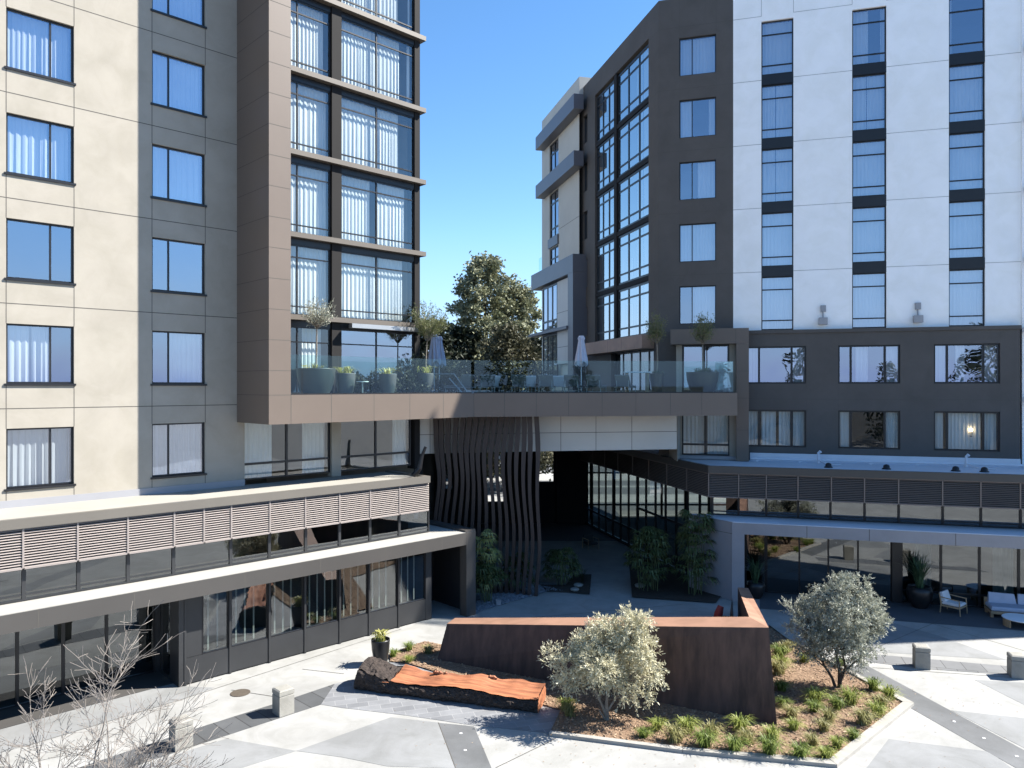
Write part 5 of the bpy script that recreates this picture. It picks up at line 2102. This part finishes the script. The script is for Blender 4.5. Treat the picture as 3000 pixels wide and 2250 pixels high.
mb.build('leaves', 'palm_leaf', t, True)


def umbrella(px, Y, h, lab, mat):
    t = thing('umbrella', lab, 'umbrella', (*tpt(px, Y), TZ), group='folded umbrellas on the terrace')
    mb = MB()
    mb.lathe([(.35, 0), (.35, .06), (.05, .09)], 18)
    mb.build('base', 'pot_gray', t, True)
    mb = MB()
    mb.tube([(0, 0, .08), (0, 0, h)], .028, 8)
    mb.build('pole', 'table_white', t, True)
    mb = MB()
    n = 32
    lv = [(.10, h + .02), (.16, h - .12), (.13, h - .25), (.20, h - .7), (.27, h - 1.2), (.30, h - 1.5)]
    st = 0
    for r, z in lv:
        for k in range(n):
            a = 2 * math.pi * k / n
            rr = r * (1 + .26 * math.sin(8 * a + z))
            zz2 = z + (.14 * math.sin(4 * a) if z == lv[-1][1] else 0)
            mb.v.append((rr * math.cos(a), rr * math.sin(a), zz2))
    for i in range(len(lv) - 1):
        for k in range(n):
            j = (k + 1) % n
            mb.f.append((i * n + k, (i + 1) * n + k, (i + 1) * n + j, i * n + j))
            mb.mi.append(0)
    mb.f.append(tuple(range(n)))
    mb.mi.append(0)
    mb.build('canopy', mat, t, True)
    return t


umbrella(1703, 40.0, 3.0, 'folded pale lilac umbrella behind the row of loungers', 'umbrella_cloth')
umbrella(1272, 38.5, 3.0, 'folded bluish umbrella behind the leaning potted olive', 'fabric_blue')
umbrella(1287, 39.6, 2.95, 'second folded bluish umbrella just right of the first', 'fabric_blue')


def lounger(mat):
    t = thing('sun_lounger', 'x', 'lounger', (0, 0, TZ), group='loungers on the terrace')
    for x in (-.33, .33):
        mb = MB()
        mb.tube([(x, .05, .28), (x, 1.95, .28)], .022, 6)
        mb.build('side_rail', 'alum', t, True)
        for y in (.35, 1.8):
            mb = MB()
            mb.tube([(x, y, 0), (x, y, .27)], .02, 6)
            mb.build('leg', 'alum', t, True)
    mb = MB()
    rbox(mb, -.34, .34, .62, 1.98, .30, .37, .02)
    mb.build('seat', mat, t, True)
    mb = MB()
    a4 = [(-.34, .56, .32), (.34, .56, .32), (.34, .62, .36), (-.34, .62, .36)]
    b4 = [(-.34, .06, .84), (.34, .06, .84), (.34, .13, .87), (-.34, .13, .87)]
    mb.hexa(a4, b4)
    mb.build('backrest', mat, t, True)
    mb = MB()
    for x in (-.28, .28):
        mb.tube([(x, .28, .60), (x, .30, .29)], .015, 5)
    mb.build('backrest_strut', 'alum', t, True)
    return t


lp = lounger('sling')
spots = [(1375, 34.8, .55), (1430, 35.0, .1), (1518, 34.9, -.1), (1598, 34.9, -.12), (1672, 35.2, -.2), (1735, 35.1, -.3), (1820, 35.2, -.35)]
nm = ['leftmost of the front row, beside the metal handrail', 'second from the handrail', 'third from the handrail', 'middle one left of the pale umbrella', 'under the pale umbrella pole', 'right of the pale umbrella pole', 'rightmost, beside the high table']
for i, ((px, Y, a), s) in enumerate(zip(spots, nm)):
    o = lp if i == 0 else copy_tree(lp)
    o.location = (*tpt(px, Y), TZ)
    o.rotation_euler = (0, 0, a)
    o['label'] = 'grey sling lounger in the front row: ' + s
lp2 = lounger('fabric_white')
for i, (px, Y, a, s) in enumerate(((1552, 38.5, .1, 'behind the third grey lounger'), (1636, 38.6, .0, 'left of the pale umbrella'), (1450, 38.5, .3, 'behind the second grey lounger'))):
    o = lp2 if i == 0 else copy_tree(lp2)
    o.location = (*tpt(px, Y), TZ)
    o.rotation_euler = (0, 0, a)
    o['label'] = 'white cushioned lounger in the back row, ' + s
# handrail, high table, side table, shrubs
mb = MB()
h0 = tpt(1345, 34.0)
mb.tube([(h0[0] - 1.5, 35.6, TZ + .9), (h0[0] - .3, 35.0, TZ + .9), (h0[0] + .35, 34.6, TZ + .05)], .03, 8)
mb.tube([(h0[0] - .5, 34.6, TZ + .7), (h0[0] + .1, 34.3, TZ + .05)], .03, 8)
mb.tube([(h0[0] - 1.5, 35.6, TZ), (h0[0] - 1.5, 35.6, TZ + .9)], .03, 8)
tag(mb.build('handrail', 'alum'), 'bent steel handrail on the terrace left of the loungers', 'handrail')
t = thing('high_table', 'white topped high table left of the tall dark pot', 'table', (*tpt(1866, 37.2), TZ))
mb = MB()
mb.box(W0, -.62, .62, 1.0, 1.05, -.35, .35)
mb.build('table_top', 'table_white', t, True)
for x in (-.5, .5):
    mb = MB()
    mb.box(W0, x - .04, x + .04, 0, .999, -.28, .28)
    mb.build('leg', 'teak', t, True)
t = thing('side_table', 'small round white side table behind the glass near the grey bowls', 'table', (*tpt(1062, 29.6), TZ))
mb = MB()
mb.lathe([(.001, .50), (.24, .50), (.24, .53), (.001, .53)], 18)
mb.build('table_top', 'table_white', t, True)
mb = MB()
mb.lathe([(.16, 0), (.03, .03), (.03, .499)], 12)
mb.build('leg', 'alum', t, True)
for i, (px, Y, h, r, lab) in enumerate(((1085, 31.5, .75, .55, 'low dark shrub behind the side table'), (1110, 33.5, 1.0, .5, 'dark shrub under the awning'), (1195, 32.8, .8, .75, 'wide dark shrub left of the leaning olive'),
                                        (1222, 33.6, 1.5, .4, 'upright dark shrub against the end column'), (1325, 37.5, 1.25, .7, 'dark leafy shrub left of the handrail'), (1030, 31.0, .7, .5, 'dark shrub half hidden by the first grey bowl'),
                                        (1480, 41, 1.1, .8, 'dark shrub behind the white loungers'), (1580, 42, 1.2, .6, 'dark shrub left of the umbrella base'))):
    rng = np.random.default_rng(90 + i)
    t = thing('shrub', lab, 'shrub', (*tpt(px, Y), TZ), group='dark shrubs on the terrace')
    n = 900
    d = rng.normal(size=(n, 3))
    d[:, 2] = np.abs(d[:, 2])
    d /= np.linalg.norm(d, axis=1, keepdims=True)
    p = d * np.array([r, r, h]) * (rng.uniform(.3, 1, (n, 1)) ** .5) * (1 + .3 * np.sin(7 * d[:, :1] + 5 * d[:, 1:2] + i))
    leaves_mesh('foliage', 'shrub_dark', p, d + rng.normal(size=(n, 3)) * .6, .16, .04, rng, None).parent = t
    mb = MB()
    mb.tube([(0, 0, 0), (0, 0, h * .5)], [.04, .02], 5)
    mb.build('stem', 'trunk_dark', t, True)
